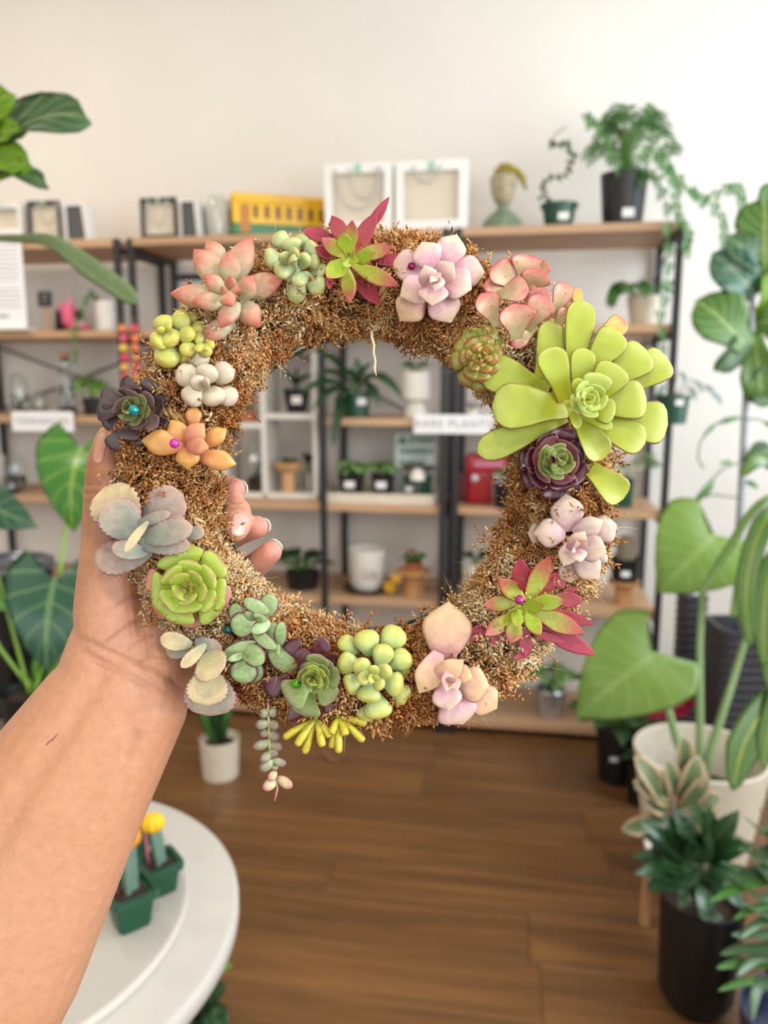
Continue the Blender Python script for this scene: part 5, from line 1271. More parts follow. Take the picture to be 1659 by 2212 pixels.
# white cubby
M, s = SH(598, 3, .10); t = empty('cubby_shelf', M, 'white stepped cubby shelf standing on the middle shelf unit', 'shelf')
def cb(x0, x1, y0, y1): return ((x0-598)*s, (x1-598)*s, (1084-y1)*s, (1084-y0)*s)
Wc = plain('white_laminate', '#e2dfd8', .5)
for nm, (x0, x1, y0, y1) in (('top_board', (578, 680, 762, 772)), ('divider', (566, 578, 762, 1084)), ('side_board', (680, 688, 762, 1084)), ('shelf_board', (578, 680, 902, 914)), ('shelf_board', (484, 566, 922, 934)), ('side_board', (476, 484, 762, 1084)), ('base_board', (484, 680, 1073, 1084)), ('top_board', (476, 576, 752, 762))):
    a, b, c, d = cb(x0, x1, y0, y1); box(nm, t, a, 0, c, b, .2, d, Wc, .001)
z_cub = (1084-902)*s; z_cl = (1084-922)*s; z_b = (1084-1073)*s; cubM = M; cs = s
def in_cub(px, z, y=.07): return cubM @ Matrix.Translation(((px-598)*cs, y, z+.0008))
t = empty('potted_plant', in_cub(637, z_cub), 'square black pot with thin dusky leaves in the white cubby', 'plant', 'potted plants on the shelves')
pot(t, 25*cs, 17*cs, 52*cs, M_bpot, sq=.8); sticker(t, 6*cs, -23*cs, 28*cs, 22*cs, 16*cs); sprig(t, proto('lance', g_purpd), 48*cs, 13, .085, .014, 4, .015, .03, .75)
t = empty('small_pot', in_cub(528, z_cl), 'small dark pot with a leafy cutting, left upper cubby', 'pot'); pot(t, 20*cs, 16*cs, 24*cs, M_terra); sprig(t, proto('oval', g_dark, th=.2), 20*cs, 10, .024, .02, 9, .014, .025, .5)
t, r, h = glass_jar(0, 0, 28, 108, 'glass terrarium jar with pink stones in the lower left cubby', M=in_cub(545, z_b), s=cs, prof=[(0, 0), (.9, 0), (1, .08), (1, .7), (.8, .9), (.7, 1)])
lathe('pebble_bed', t, [(0, .006), (r*.88, .006), (r*.88, .05), (r*.5, .066), (0, .07)], plain('pink_pebbles', '#b58a86', .8, var=.4, scale=200, bump=.8), 18); sprig(t, proto('round', g_dark, th=.1), .06, 14, .022, .022, 2, r*.3, h*.42, .5); box('price_sticker', t, -.012, -r-.002, h*.62, .014, -r-.0005, h*.74, M_sticker)
t = empty('wooden_planter', in_cub(618, z_b, .05), 'mushroom shaped wooden planter in the lower right cubby', 'planter')
lathe('planter', t, [(0, 0), (15*cs, 0), (15*cs, 42*cs), (20*cs, 46*cs), (30*cs, 56*cs), (31*cs, 62*cs), (26*cs, 64*cs), (0, 62*cs)], M_woodl, 24); sprig(t, proto('oval', g_dark, th=.2), 62*cs, 8, .03, .02, 5, .015, .012)
t = empty('potted_plant', in_cub(656, z_b, .11), 'bushy dark bronze plant in a clear cup, right end of the cubby', 'plant', 'potted plants on the shelves')
pot(t, 16*cs, 12*cs, 40*cs, M_silver); sprig(t, proto('lance', green('dark_bronze_leaf', '#2b2a20', '#3a3324', rough=.5)), 36*cs, 22, .028, .016, 8, .014, .08, .8)
M, s = SH(771, 2, .085); t = empty('potted_plant', M, 'green pot with long drooping dark leaves, seen through the ring hole', 'plant', 'potted plants on the shelves')
pot(t, 30*s, 26*s, 54*s, M_gpot, rim=.012); sticker(t, 16*s, -27*s, 34*s, 20*s, 15*s)
me_ = proto('lance', g_dark); st = Soup()
for (x0, z0, x1, z1, w) in ((-10, 70, -72, 150, 26), (-15, 66, -92, 62, 24), (-8, 72, -60, 98, 24), (0, 74, -30, 108, 26), (12, 74, 40, 92, 22), (20, 78, 60, 24, 24), (34, 90, 112, 48, 24), (10, 70, 34, 118, 22), (-6, 64, -44, 20, 24), (-20, 40, -34, -50, 22), (16, 66, 72, 96, 22), (4, 70, 4, 126, 24), (-12, 64, -70, 30, 22)):
    b = Vector((x0*s, -.01-.0006*abs(x1), z0*s)); st.add(tubegeo([(0, 0, 48*s), b.lerp(Vector((0, 0, 60*s)), .4), b], .0022, 5)); put_leaf(t, me_, b, (x1*s, -.03-.0008*abs(x1)-(.125 if x1 < -55 or z1 < 0 else 0), z1*s), (0.1, -.6, 1), w*s)
link('stems', st.mesh('stems', M_stem), t)
M, s = SH(897, 2, .11); t = empty('potted_plant', M, 'white footed pot with a leafy cutting, beside the RARE PLANTS sign', 'plant', 'potted plants on the shelves')
lathe('pot', t, [(0, 0), (24*s, 0), (26*s, 8*s), (18*s, 28*s), (20*s, 32*s), (31*s, 40*s), (31*s, 96*s), (28*s, 96*s), (27*s, 86*s), (0, 86*s)], M_wpot, 28); lathe('soil', t, [(27*s, 86*s), (0, 90*s)], M_soil, 20)
sprig(t, proto('heart', g_mid, lobe=.2), 88*s, 11, .042, .034, 7, .05, .05, .1)
M, s = SH(1018, 2, .10); t = empty('potted_plant', M, 'small pot of purple flowers above the RARE PLANTS sign', 'plant', 'potted plants on the shelves')
pot(t, 15*s, 12*s, 18*s, M_wpot); sprig(t, proto('round', plain('violet_petal', '#8a5a9a', .6), th=.1), 15*s, 9, .022, .02, 6, .025, .03)
# pot hung on the right post
p = on_v(1449, 915, -.075); s = mpp(p); t = empty('hanging_pot', Matrix.Translation(p) @ RZ3, 'dark green pot hung on the right shelf post with sparse pale leaves', 'plant')
pot(t, 37*s, 30*s, 62*s, M_gpot, rim=.012); sticker(t, 8*s, -35*s, 46*s, 16*s, 12*s); box('hook_plate', t, -.01, 33*s, 40*s, .01, .0605, 60*s, M_black)
st = Soup(); me_ = proto('lance', green('silvery_leaf', '#7f9c94', '#8aa79c', None, rough=.4))
for x, z, dx in ((40, 92, 18), (62, 82, 22), (30, 76, 16), (78, 66, 20), (-20, 84, -14), (10, 110, 12)):
    e = Vector((x*s, -.02, z*s)); st.add(tubegeo([(0, 0, 55*s), e*.6+Vector((0, 0, 42*s)), e], .0016, 5)); put_leaf(t, me_, e, e+Vector((dx*s, -.01, -26*s)), (.3, -1, .6), 14*s)
link('stems', st.mesh('stems', plain('woody_stem', '#7a6048', .8)), t)

# ---- fourth boards
for px, lab, z in ((34, 'low glass bowl with green moss, left shelf', 40), (24, 'second glass bowl with pale stones, left shelf front', 30)):
    t, r, h = glass_jar(px, 3, 30 if z == 40 else 24, 74 if z == 40 else 36, lab, v=.20 if z == 40 else .06, prof=[(0, 0), (.6, 0), (1, .35), (.95, .7), (.7, 1)])
    lathe('moss_bed', t, [(0, .006), (r*.55, .006), (r*.86, h*.33), (0, h*.42)], plain('moss_green', '#7a8a3a', .9, var=.3, scale=90) if z == 40 else plain('pale_stones', '#c9b8ae', .8, var=.2, scale=90, bump=.5), 20)
M, s = SH(823, 3, .10); t = empty('tray', M, 'shallow white tray under the variegated pots, middle shelf', 'tray')
box('base', t, -118*s, -.08, 0, 118*s, .14, .006, M_cream, .001)
for nm, q4 in (('front_lip', (-118, -.085, 118, -.08)), ('back_lip', (-118, .14, 118, .145))): box(nm, t, q4[0]*s, q4[1], 0, q4[2]*s, q4[3], 22*s, M_cream, .001)
for x in (-119, 117): box('side_lip', t, x*s, -.08, 0, (x+2)*s, .14, 22*s, M_cream, .001)
trM, ts = M, s
def on_tray(px, y=.0): return trM @ Matrix.Translation(((px-823)*ts, y, .0068))
for px, w, lab, sd in ((759, 27, 'larger black pot with pale variegated leaves on the white tray', 3), (827, 24, 'smaller black pot with pale variegated leaves on the white tray', 4)):
    t = empty('potted_plant', on_tray(px), lab, 'plant', 'potted plants on the shelves'); pot(t, w*ts, (w-7)*ts, 56*ts, M_bpot, sq=.7); sticker(t, 0, -w*ts*.94, 34*ts, 22*ts, 15*ts)
    sprig(t, proto('heart', g_var, lobe=.22), 50*ts, 13, .06, .042, sd, .035, .055, -.1, droop=.15)
t = empty('potted_plant', on_tray(902, .025), 'green pot with bronze leaves in front of the poster', 'plant', 'potted plants on the shelves'); pot(t, 31*ts, 27*ts, 50*ts, M_gpot, sq=.5); sticker(t, -14*ts, -30*ts, 26*ts, 18*ts, 13*ts)
sprig(t, proto('round', g_brown, th=.06), 46*ts, 18, .035, .03, 11, .055, .05, .2)
t = empty('mushroom_ornament', on_tray(906, -.058), 'white glass mushroom ornament beside the bronze plant', 'ornament')
lathe('stalk', t, [(0, 0), (11*ts, 0), (9*ts, 30*ts), (7*ts, 52*ts)], M_glassy, 16); lathe('cap', t, [(0, 50*ts), (17*ts, 48*ts), (16*ts, 60*ts), (9*ts, 70*ts), (0, 73*ts)], M_wpot, 20)
t = empty('poster', on_tray(890, .10), 'white poster with green lettering and a house mark, behind the bronze plant', 'poster')
pw = 45*ts; box('board', t, -pw, 0, 0, pw, .008, 142*ts, plain('pale_mint_card', '#cfdcd8', .7), .001)
pg = plain('poster_green', '#2a8a54', .6); pdk = plain('poster_teal', '#4d7a70', .6)
link('house_mark', mkmesh('house_mark', [(-40*ts, -.001, 116*ts), (-16*ts, -.001, 116*ts), (-28*ts, -.001, 136*ts), (-40*ts, 0, 116*ts), (-16*ts, 0, 116*ts), (-28*ts, 0, 136*ts)], [(0, 1, 2), (5, 4, 3), (0, 3, 4, 1), (1, 4, 5, 2), (2, 5, 3, 0)], pg, None, False), t)
pt = Soup(); qr = random.Random(8)
for z, hh, x0, x1 in ((118, 16, -12, 36), (94, 14, -32, 38), (72, 10, -34, 20)):
    x = x0
    while x < x1:
        for q4 in range(2): pt.add(boxgeo((x+q4*4)*ts, -.001, z*ts, (x+q4*4+2.2)*ts, 0, (z+hh)*ts))
        pt.add(boxgeo(x*ts, -.001, (z+hh*qr.choice((.0, .4, .8)))*ts, (x+6)*ts, 0, (z+hh*.4+2.5)*ts)); x += 9.5
link('lettering', pt.mesh('lettering', pdk, False), t)['kind'] = 'stuff'
M, s = SH(1040, 3, .16); t = empty('red_container', M, 'glossy red rounded container on the right shelf unit, inside the ring hole', 'container')
M_red = plain('glossy_red', '#a90f22', .12); M_redd = plain('dark_red', '#5c1420', .3)
box('body', t, -30*s, -.07, 0, 24*s, .07, 72*s, M_red, .022, None, 4); box('lid', t, -34*s, -.075, 66*s, 62*s, .075, 104*s, M_red, .026, None, 4); box('side_panel', t, -50*s, -.05, 6*s, -29*s, .05, 62*s, M_redd, .008, None, 2); box('highlight_band', t, -16*s, -.078, 78*s, 46*s, -.070, 90*s, plain('pale_pink_band', '#c8788f', .25), .001)  # pale pink band paints the glossy highlight across the lid
lathe('button', t, [(0, 0), (8*s, 0), (7*s, .005), (0, .006)], M_silver, 14).matrix_local = Matrix.Translation((-13*s, -.0705, 54*s)) @ Matrix.Rotation(PI/2, 4, 'X')
M, s = SH(1098, 3, .035); t = empty('potted_plant', M, 'wide black pot with pale green leaves beside the red container', 'plant', 'potted plants on the shelves')
pot(t, 33*s, 28*s, 50*s, M_bpot); sprig(t, proto('oval', g_var), 45*s, 9, .055, .03, 15, .03, .05, .5)
M, s = SH(1342, 3, .12); t = empty('potted_plant', M, 'dark green pot with pale arching stems, right end of the shelf unit', 'plant', 'potted plants on the shelves')
pot(t, 26*s, 22*s, 60*s, M_gpot); sprig(t, proto('lance', g_var), 55*s, 14, .075, .024, 21, .07, .085, .1, stem=plain('pale_stem', '#c3caa8', .6), lean=(.5, 0))

# ---- fifth boards
M, s = SH(655, 4, .13); t = empty('potted_plant', M, 'dark green bushy plant low behind the ring, left of the white bucket', 'plant', 'potted plants on the shelves')
pot(t, 38*s, 32*s, 36*s, M_bpot); sprig(t, proto('lance', g_dark), 32*s, 34, .075, .03, 31, .09, .075, .35, lean=(-.3, -.2))
M, s = SH(793, 4, .13); t = empty('saucer', M, 'dark wooden saucer under the white bucket', 'saucer'); lathe('dish', t, [(0, 0), (44*s, 0), (52*s, 10*s), (50*s, 11*s), (40*s, 4*s), (0, 4*s)], plain('dark_wood', '#3a2a22', .6), 28)
t = empty('bucket_planter', M @ Matrix.Translation((0, 0, 4*s+.0006)), 'white bucket planter with a small red and black picture', 'planter')
lathe('bucket', t, [(0, 0), (28*s, 0), (36*s, 12*s), (40*s, 88*s), (37*s, 88*s), (33*s, 16*s), (0, 12*s)], M_wpot, 32)
bp_ = Soup()
for i in range(9):
    x = -6+i*3.4; q4 = random.Random(i); z = 36+q4.uniform(-5, 9); bp_.add(tubegeo([(x*s, -37.6*s+.0004*abs(x), z*s), ((x+5)*s, -37.0*s+.0006*abs(x), (z+q4.uniform(-6, 8))*s)], 1.6*s, 5))
link('picture', bp_.mesh('picture', plain('red_black_print', '#6a2a30', .6, var=.6, scale=80)), t)
M, s = SH(842, 4, .07); t = empty('toy_flower', M, 'yellow toy flower leaning beside the white bucket', 'ornament')
for a in range(5): put_leaf(t, proto('round', plain('toy_yellow', '#d8a51e', .5), th=.12), (0, 0, .035), (math.cos(a*1.2566)*.028, -.004, .035+math.sin(a*1.2566)*.028), (0, -1, 0), .024, 'petal')
lathe('stalk', t, [(0, 0), (.006, 0), (.005, .035), (0, .036)], M_stemd, 8)
M, s = SH(893, 4, .08); t = empty('wooden_pedestal', M, 'wooden pedestal stand beside the white bucket', 'stand')
def pedestal(t, s, r, h, m): lathe('pedestal', t, [(0, 0), (r*.75*s, 0), (r*.72*s, h*.1*s), (r*.62*s, h*.5*s), (r*.7*s, h*.78*s), (r*1.2*s, h*.86*s), (r*1.2*s, h*s), (0, h*s)], m, 28)
pedestal(t, s, 31, 58, M_woodt)
t = empty('potted_plant', M @ Matrix.Translation((0, 0, 58*s)), 'little terracotta dish garden on the wooden pedestal', 'plant', 'potted plants on the shelves')
pot(t, 20*s, 14*s, 16*s, M_terra); sprig(t, proto('round', g_mid, th=.15), 14*s, 6, .045, .03, 3, .022, .012, .6, lean=(.4, 0)); tube('driftwood', t, [(-16*s, 0, 12*s), (-14*s, 0, 36*s), (-2*s, 0, 44*s), (8*s, 0, 30*s)], [4*s, 4.5*s, 4*s, 3*s], plain('driftwood', '#7d5a34', .8), 8); sprig(t, proto('lance', g_brown), 14*s, 7, .03, .01, 6, .03, .02, .2, lean=(-1.5, 0))
M, s = SH(856, 4, .03); t = empty('toy_flower', M, 'yellow paper butterfly pick left of the wooden pedestal', 'ornament'); tube('stalk', t, [(0, 0, 0), (0, 0, 40*s)], .0015, M_stemd, 5)
for sx, sz in ((-1, 1), (1, 1), (-1, -.6), (1, -.6)): put_leaf(t, proto('round', plain('toy_yellow', '#d8a51e', .5), th=.12), (0, -.003, 42*s), (sx*.02, -.004, 42*s+sz*.02), (0, -1, 0), .018, 'wing')
M, s = SH(1022, 4, .10); t = empty('potted_plant', M, 'small white pot with a dark leaf, right of the black posts', 'plant', 'potted plants on the shelves'); pot(t, 26*s, 22*s, 74*s, M_wpot); sprig(t, proto('oval', g_dark), 70*s, 5, .08, .04, 3, .03, .03, .3)
M, s = SH(1346, 4, .10); t = empty('wooden_pedestal', M, 'wooden pedestal stand at the right end of the shelf unit', 'stand'); pedestal(t, s, 28, 52, M_woodt)
t = empty('potted_plant', M @ Matrix.Translation((0, 0, 52*s)), 'black pot with a ribbed brown cactus on the right wooden pedestal', 'plant', 'potted plants on the shelves'); pot(t, 32*s, 27*s, 50*s, M_bpot); sticker(t, -2*s, -30*s, 20*s, 18*s, 12*s)
rb = []
for z in np.linspace(0, 1, 9): rb.append((math.sqrt(max(0, 1-(max(0, z-.75)/.25)**2))*19*s, 42*s+z*58*s))
g = lathegeo(rb, 40); link('cactus', mkmesh('cactus', [(x*(1+.10*math.cos(10*math.atan2(y, x))), y*(1+.10*math.cos(10*math.atan2(y, x))), z) for x, y, z in g[0]], g[1], plain('cactus_brown', '#8a7f6c', .8, var=.15, scale=80)), t)

# ---- lowest boards
M, s = SH(1187, 5, .12); t = empty('potted_plant', M, 'silver ribbed pot with green leaves on the lowest right board', 'plant', 'potted plants on the shelves')
lathe('pot', t, [(0, 0), (28*s, 0)]+[((28+.8*(i % 2)+i*.35)*s, (4+i*4)*s) for i in range(14)]+[(30*s, 60*s), (29*s, 48*s), (0, 48*s)], M_silver, 30); sprig(t, proto('heart', g_var, lobe=.2), 48*s, 16, .07, .05, 17, .06, .11, 0)
M, s = SH(1310, 5, .12); t = empty('flowering_plant', M, 'pot plant with flat red flowers standing behind the broad low leaf', 'plant'); pot(t, 36*s, 28*s, 60*s, M_bpot); sprig(t, proto('heart', g_dark, lobe=.2), 54*s, 10, .09, .06, 19, .06, .12, 0)
st = Soup(); fl = proto('heart', plain('red_spathe', '#d0303a', .2), lobe=.25, th=.03)
for x, z in ((-28, 186), (20, 192), (36, 186), (2, 168)):
    e = Vector((x*s, -.03, z*s)); st.add(tubegeo([(0, 0, 54*s), (e.x*.4, -.01, e.z*.6), e], .002, 5)); put_leaf(t, fl, e, e+Vector((.04, -.02, -.006)), (-.2, -.8, .6), .042, 'flower')
link('flower_stems', st.mesh('flower_stems', M_stem), t)

# ================================================================== floor plants, tables and the plants at both sides
def W2L(t, px, py, d): return loc_pt(t, P(px, py, d))
# white pot on the floor
def floorM(px, py): 
    p = on_h(px, py, 0.0); return Matrix.Translation(p) @ RZ3, mpp(p)
M, s = floorM(477, 1672); t = empty('potted_plant', M, 'white pot with upright sword leaves on the floor under the left of the wreath', 'plant')
pot(t, 42*s, 38*s, 84*s, M_cream); 
for i, (x, z, tx, tz, w) in enumerate(((-4, 78, -30, 190, 22), (4, 78, 8, 215, 24), (8, 78, 34, 180, 20), (-10, 78, -6, 170, 20), (10, 78, 20, 205, 18))):
    put_leaf(t, proto('strap', g_dark if i % 2 else g_mid), (x*s, (i-2)*.008, z*s), (tx*s, (i-2)*.02, tz*s), (0, -1, .2), w*s)
M, s = floorM(722, 1646); t = empty('rope_hoop', M, 'small tan rope hoop standing on the floor by the shelf', 'hoop')
tube('hoop', t, [Vector((21*s*math.sin(a), .004*math.cos(a), 29*s*(1-math.cos(a))+.005)) for a in np.linspace(0, 2*PI, 25)[:-1]], .0062, plain('tan_rope', '#8f6a48', .9, var=.2, scale=200), 8, True)

# round two-tier table at the lower left
tc_ = Vector((-.53, .9026, 0)); TR = .332; TT = .75
t = empty('round_table', Matrix.Translation(tc_), 'round white table with a raised inner tier, lower left corner', 'table')
M_tab = plain('whitewashed_top', '#8a7b69', .6, var=.2, scale=14, bump=.05); M_tabe = plain('white_edge', '#bdb9b2', .5)
lathe('tabletop', t, [(0, TT-.03), (TR-.012, TT-.03), (TR-.004, TT-.026), (TR-.004, TT-.002), (TR-.012, TT), (0, TT)], M_tab, 96)
g = lathegeo([(TR-.004, TT-.028), (TR+.002, TT-.024), (TR+.002, TT-.003), (TR-.006, TT+.001)], 96); link('rim', mkmesh('rim', g[0], g[1], M_tabe), t)
lathe('inner_tier', t, [(0, TT), (.262, TT), (.262, TT+.010), (0, TT+.010)], M_tab, 96)
g = lathegeo([(.262, TT), (.268, TT), (.268, TT+.010), (.264, TT+.0125), (.259, TT+.011)], 96); link('inner_rim', mkmesh('inner_rim', g[0], g[1], M_tabe), t)
lathe('pedestal', t, [(.035, .03), (.03, .1), (.03, .66), (.06, .70), (.14, .72)], M_whitem, 24); lathe('foot', t, [(0, 0), (.2, 0), (.2, .015), (.05, .035), (0, .035)], M_whitem, 40)
def cactus_pot(px, py, w, label, col_h, top, lean=0, seed=0, hidden=False):
    p = on_h(px, py, TT+.0105); t = empty('cactus', Matrix.Translation(p) @ Matrix.Rotation(.65, 4, 'Z'), label, 'cactus', 'grafted cacti on the round table'); s = mpp(p)
    r = w*s*.5; h = w*s*.92
    pot(t, r, r*.72, h, M_gpot, 32, sq=.9, rim=.010)
    box('price_sticker', t, r*.82, -r*.35, h*.25, r*.90, r*.25, h*.62, M_sticker, 0, Matrix.Identity(4))
    V, Fc = [], []; n = 12
    for k, z in enumerate(np.linspace(0, 1, 12)):
        for q4 in range(n):
            a = 2*PI*q4/n; rr = r*.42*(0.72+.38*math.cos(3*a))*(1-.35*max(0, z-.85)/.15)*(1+.05*math.sin(z*24))
            V.append((rr*math.cos(a)+lean*z*r, rr*math.sin(a), h*.85+z*col_h*s))
    for k in range(11):
        for q4 in range(n): Fc.append((k*n+q4, k*n+(q4+1) % n, (k+1)*n+(q4+1) % n, (k+1)*n+q4))
    Fc.append(tuple(11*n+q4 for q4 in range(n)))
    link('column', mkmesh('column', V, Fc, plain('cactus_grey_green', '#5f7a6c', .55, var=.12, scale=60)), t)
    g = lathegeo([(r*.62*math.sin(a), r*.55*math.cos(a)) for a in np.linspace(PI, 0, 12)], 36)
    c0 = Vector((lean*r, 0, h*.85+col_h*s+r*.35))
    link('graft', mkmesh('graft', [(x*(1+.14*math.cos(9*math.atan2(y, x)))+c0.x, y*(1+.14*math.cos(9*math.atan2(y, x))), z+c0.z) for x, y, z in g[0]], g[1], plain('graft_'+top, top, .5)), t)
    tube('tag_stick', t, [(-r*.5, r*.2, h*.6), (-r*.62, r*.25, h*.9+col_h*s*.9)], r*.07, plain('pink_tag', '#d8648a', .5), 5)
cactus_pot(284, 1992, 92, 'grafted cactus in a green square pot, nearest on the round table', 112, '#d98a2a')
cactus_pot(347, 1920, 76, 'cactus with a bright yellow graft, behind the nearest one on the round table', 86, '#e9b80f', -.25)
cactus_pot(286, 1850, 74, 'cactus with a pink graft, farthest on the round table beside the arm', 74, '#b8426a', .3)
# plant under the table
p = on_h(412, 2215, 0); t = empty('potted_plant', Matrix.Translation(p), 'low leafy plant on the floor beside the round table', 'plant'); pot(t, .07, .055, .09, M_bpot)
for (a, b, w, nh) in (((440, 2180), (478, 2130), 40, 0), ((450, 2170), (480, 2235), 58, 0), ((430, 2130), (490, 2085), 26, 0), ((425, 2120), (470, 2062), 26, 0), ((420, 2190), (395, 2260), 46, 0), ((430, 2150), (450, 2060), 20, 0), ((400, 2160), (372, 2110), 40, 0)):
    put_leaf(t, proto('oval', g_dark if w > 38 else g_fresh), W2L(t, *a, 1.70), W2L(t, *b, 1.64), (0.2, -.6, .8), w*.00100)
st = Soup(); st.add(tubegeo([(0, 0, .08), W2L(t, 435, 2150, 1.70)], .003, 6)); st.add(tubegeo([(0, 0, .08), W2L(t, 440, 2180, 1.70)], .003, 6)); st.add(tubegeo([(0, 0, .08), W2L(t, 405, 2170, 1.70)], .003, 6)); link('stems', st.mesh('stems', M_stem), t)

# white bench with black planters at the left edge
t = empty('white_bench', R(-1.36, -1.02, 0), 'low white bench at the left edge carrying the black planters', 'bench'); t.matrix_world = Matrix.Translation(P(-60, 1580, 1.93)*1.0)
bz = .62; t.matrix_world = Matrix.Translation((P(-60, 1580, 1.93).x, P(-60, 1580, 1.93).y, 0))
box('bench_top', t, -.25, -.26, bz-.03, .125, .28, bz, M_tab, .003)
for x in (-.22, .10):
    for y in (-.23, .25): box('leg', t, x-.018, y-.018, 0, x+.018, y+.018, bz-.03, M_whitem, .002)
p = on_h(30, 1545, bz); s = mpp(p); t = empty('black_planter', Matrix.Translation((p.x-.02, p.y+.06, bz)), 'tall glossy black planter on the white bench, left edge', 'planter')
M_gloss = plain('gloss_black', '#15171b', .12)
lathe('planter', t, [(0, 0), (.085, 0), (.112, .375), (.112, .38), (.100, .38), (.097, .33), (0, .33)], M_gloss, 40); g = lathegeo([(.112, .365), (.1145, .368), (.1145, .385), (.104, .385), (.101, .376)], 40); link('rim', mkmesh('rim', g[0], g[1], plain('satin_rim', '#5c6470', .25, .5)), t); lathe('soil', t, [(.098, .335), (0, .345)], M_soil, 30)
p = on_h(72, 1590, bz); t = empty('philodendron', Matrix.Translation((p.x, p.y, bz)), 'large heart leaved plant in a matt black pot on the white bench, left edge', 'plant')
pot(t, .068, .055, .115, M_bpot); st = Soup(); me_ = proto('heart', g_philo, lobe=.34, seg=13, ring=12, cup=.05, curl=-.15); me2 = proto('heart', g_philod, lobe=.34, seg=13, ring=12, cup=.05, curl=-.12)
dd = -((CM.inverted() @ Vector((p.x, p.y, bz+.1))).z)
for mm, b, tp, w, path, nh in ((me_, (176, 968), (146, 1142), 185, [(110, 1475), (128, 1250), (150, 1080)], (-.15, -1, .35)), (me2, (118, 1252), (95, 1452), 190, [(80, 1480), (110, 1380), (122, 1300)], (.1, -1, .4)), (me2, (-30, 1090), (72, 1135), 105, [(60, 1480), (10, 1300), (-30, 1150)], (0, -1, .5)), (me_, (-50, 1290), (20, 1310), 70, [(60, 1480), (0, 1400), (-40, 1320)], (0, -1, .5))):
    put_leaf(t, mm, W2L(t, *b, dd-.05), W2L(t, *tp, dd-.10), nh, w*dd/F)
    st.add(tubegeo([(0, 0, .1)]+[W2L(t, x, y, dd-.02) for x, y in path]+[W2L(t, *b, dd-.05)], .0045, 7))
for (b, tp, w) in (((90, 1490), (75, 1400), 18), ((95, 1490), (140, 1420), 20), ((85, 1490), (40, 1450), 16)): put_leaf(t, proto('lance', g_fresh), W2L(t, *b, dd), W2L(t, *tp, dd-.03), (0, -1, .3), w*dd/F)
link('stems', st.mesh('stems', plain('lime_stem', '#8bb548', .45)), t)

# fig tree off the left edge whose leaves reach in, and a long strap leaf
fx = P(-230, 700, 1.22); t = empty('fig_tree', Matrix.Translation((fx.x, fx.y, 0)), 'fig tree at the left edge, broad leaves reaching in over the top board', 'plant')
pot(t, .13, .10, .24, M_cream); tube('trunk', t, [(0, 0, .2), (.01, .01, .8), (-.01, 0, 1.4), (.02, 0, 2.1)], [.014, .013, .011, .008], M_bark, 8)
for mt, b, tp, w, nh in ((g_figd, (-40, 345), (162, 226), 150, (.15, -.8, .55)), (g_figb, (-40, 300), (6, 200), 90, (0, -1, .1)), (g_figb, (-40, 310), (30, 275), 60, (.1, -1, 0)), (g_figb, (-60, 330), (46, 345), 80, (0, -1, .1)), (g_figb, (-40, 420), (28, 345), 60, (0, -1, .1)), (g_figd, (-40, 402), (84, 374), 60, (.2, -.8, .6))):
    put_leaf(t, proto('fiddle', mt, wave=.05, seg=13, ring=10), W2L(t, *b, 1.2), W2L(t, *tp, 1.12), nh, w*1.16/F)
st = Soup()
for z in (1.75, 1.85, 1.95): st.add(tubegeo([(0, 0, z), W2L(t, -40, 345 if z > 1.8 else 410, 1.2)], .004, 6))
link('petioles', st.mesh('petioles', M_stem), t)
ribbon(t, [(0, 0, 1.68), W2L(t, -60, 512, 1.2), W2L(t, 40, 515, 1.15), W2L(t, 112, 522, 1.12), W2L(t, 190, 575, 1.10), W2L(t, 298, 650, 1.08)], [.008, .010, .016, .034, .030, .010], g_olive, (.2, -.8, -.4), .003, 'drooping_leaf', 24)

# ---- right side: white pot with elephant ears on the floor
pc = on_h(1515, 1622, .41); t = empty('elephant_ear_plant', Matrix.Translation((pc.x, pc.y, 0)), 'big white pot with broad elephant ear leaves on tall stalks, right side', 'plant')
lathe('pot', t, [(0, 0), (.125, 0), (.185, .405), (.185, .41), (.172, .41), (.168, .36), (.155, .26), (0, .26)], M_cream, 44); lathe('soil', t, [(.157, .268), (0, .28)], M_soil, 30)
st = Soup(); me_ = proto('heart', g_alo, lobe=.36, seg=14, ring=14, cup=.03, curl=-.1, wave=.02)
dz = -((CM.inverted() @ Vector((pc.x, pc.y, .5))).z)
for b, tp, w, path, nh, d1 in (((1535, 1165), (1428, 1275), 235, [(1512, 1600), (1511, 1400), (1520, 1240)], (-.3, -1, .5), dz-.12), ((1402, 1420), (1248, 1545), 235, [(1462, 1600), (1440, 1520), (1415, 1450)], (.12, -1, 1.0), dz-.18), ((1630, 1250), (1585, 1330), 95, [(1535, 1620), (1580, 1480), (1622, 1340)], (0, -1, .4), dz-.1)):
    put_leaf(t, me_, W2L(t, *b, d1), W2L(t, *tp, d1-.06), nh, w*d1/F)
    st.add(tubegeo([(0, 0, .26)]+[W2L(t, x, y, dz-.03) for x, y in path]+[W2L(t, *b, d1)], [.012, .012, .010, .009, .006], 8))
link('stalks', st.mesh('stalks', plain('pale_stalk', '#8fae78', .4)), t)
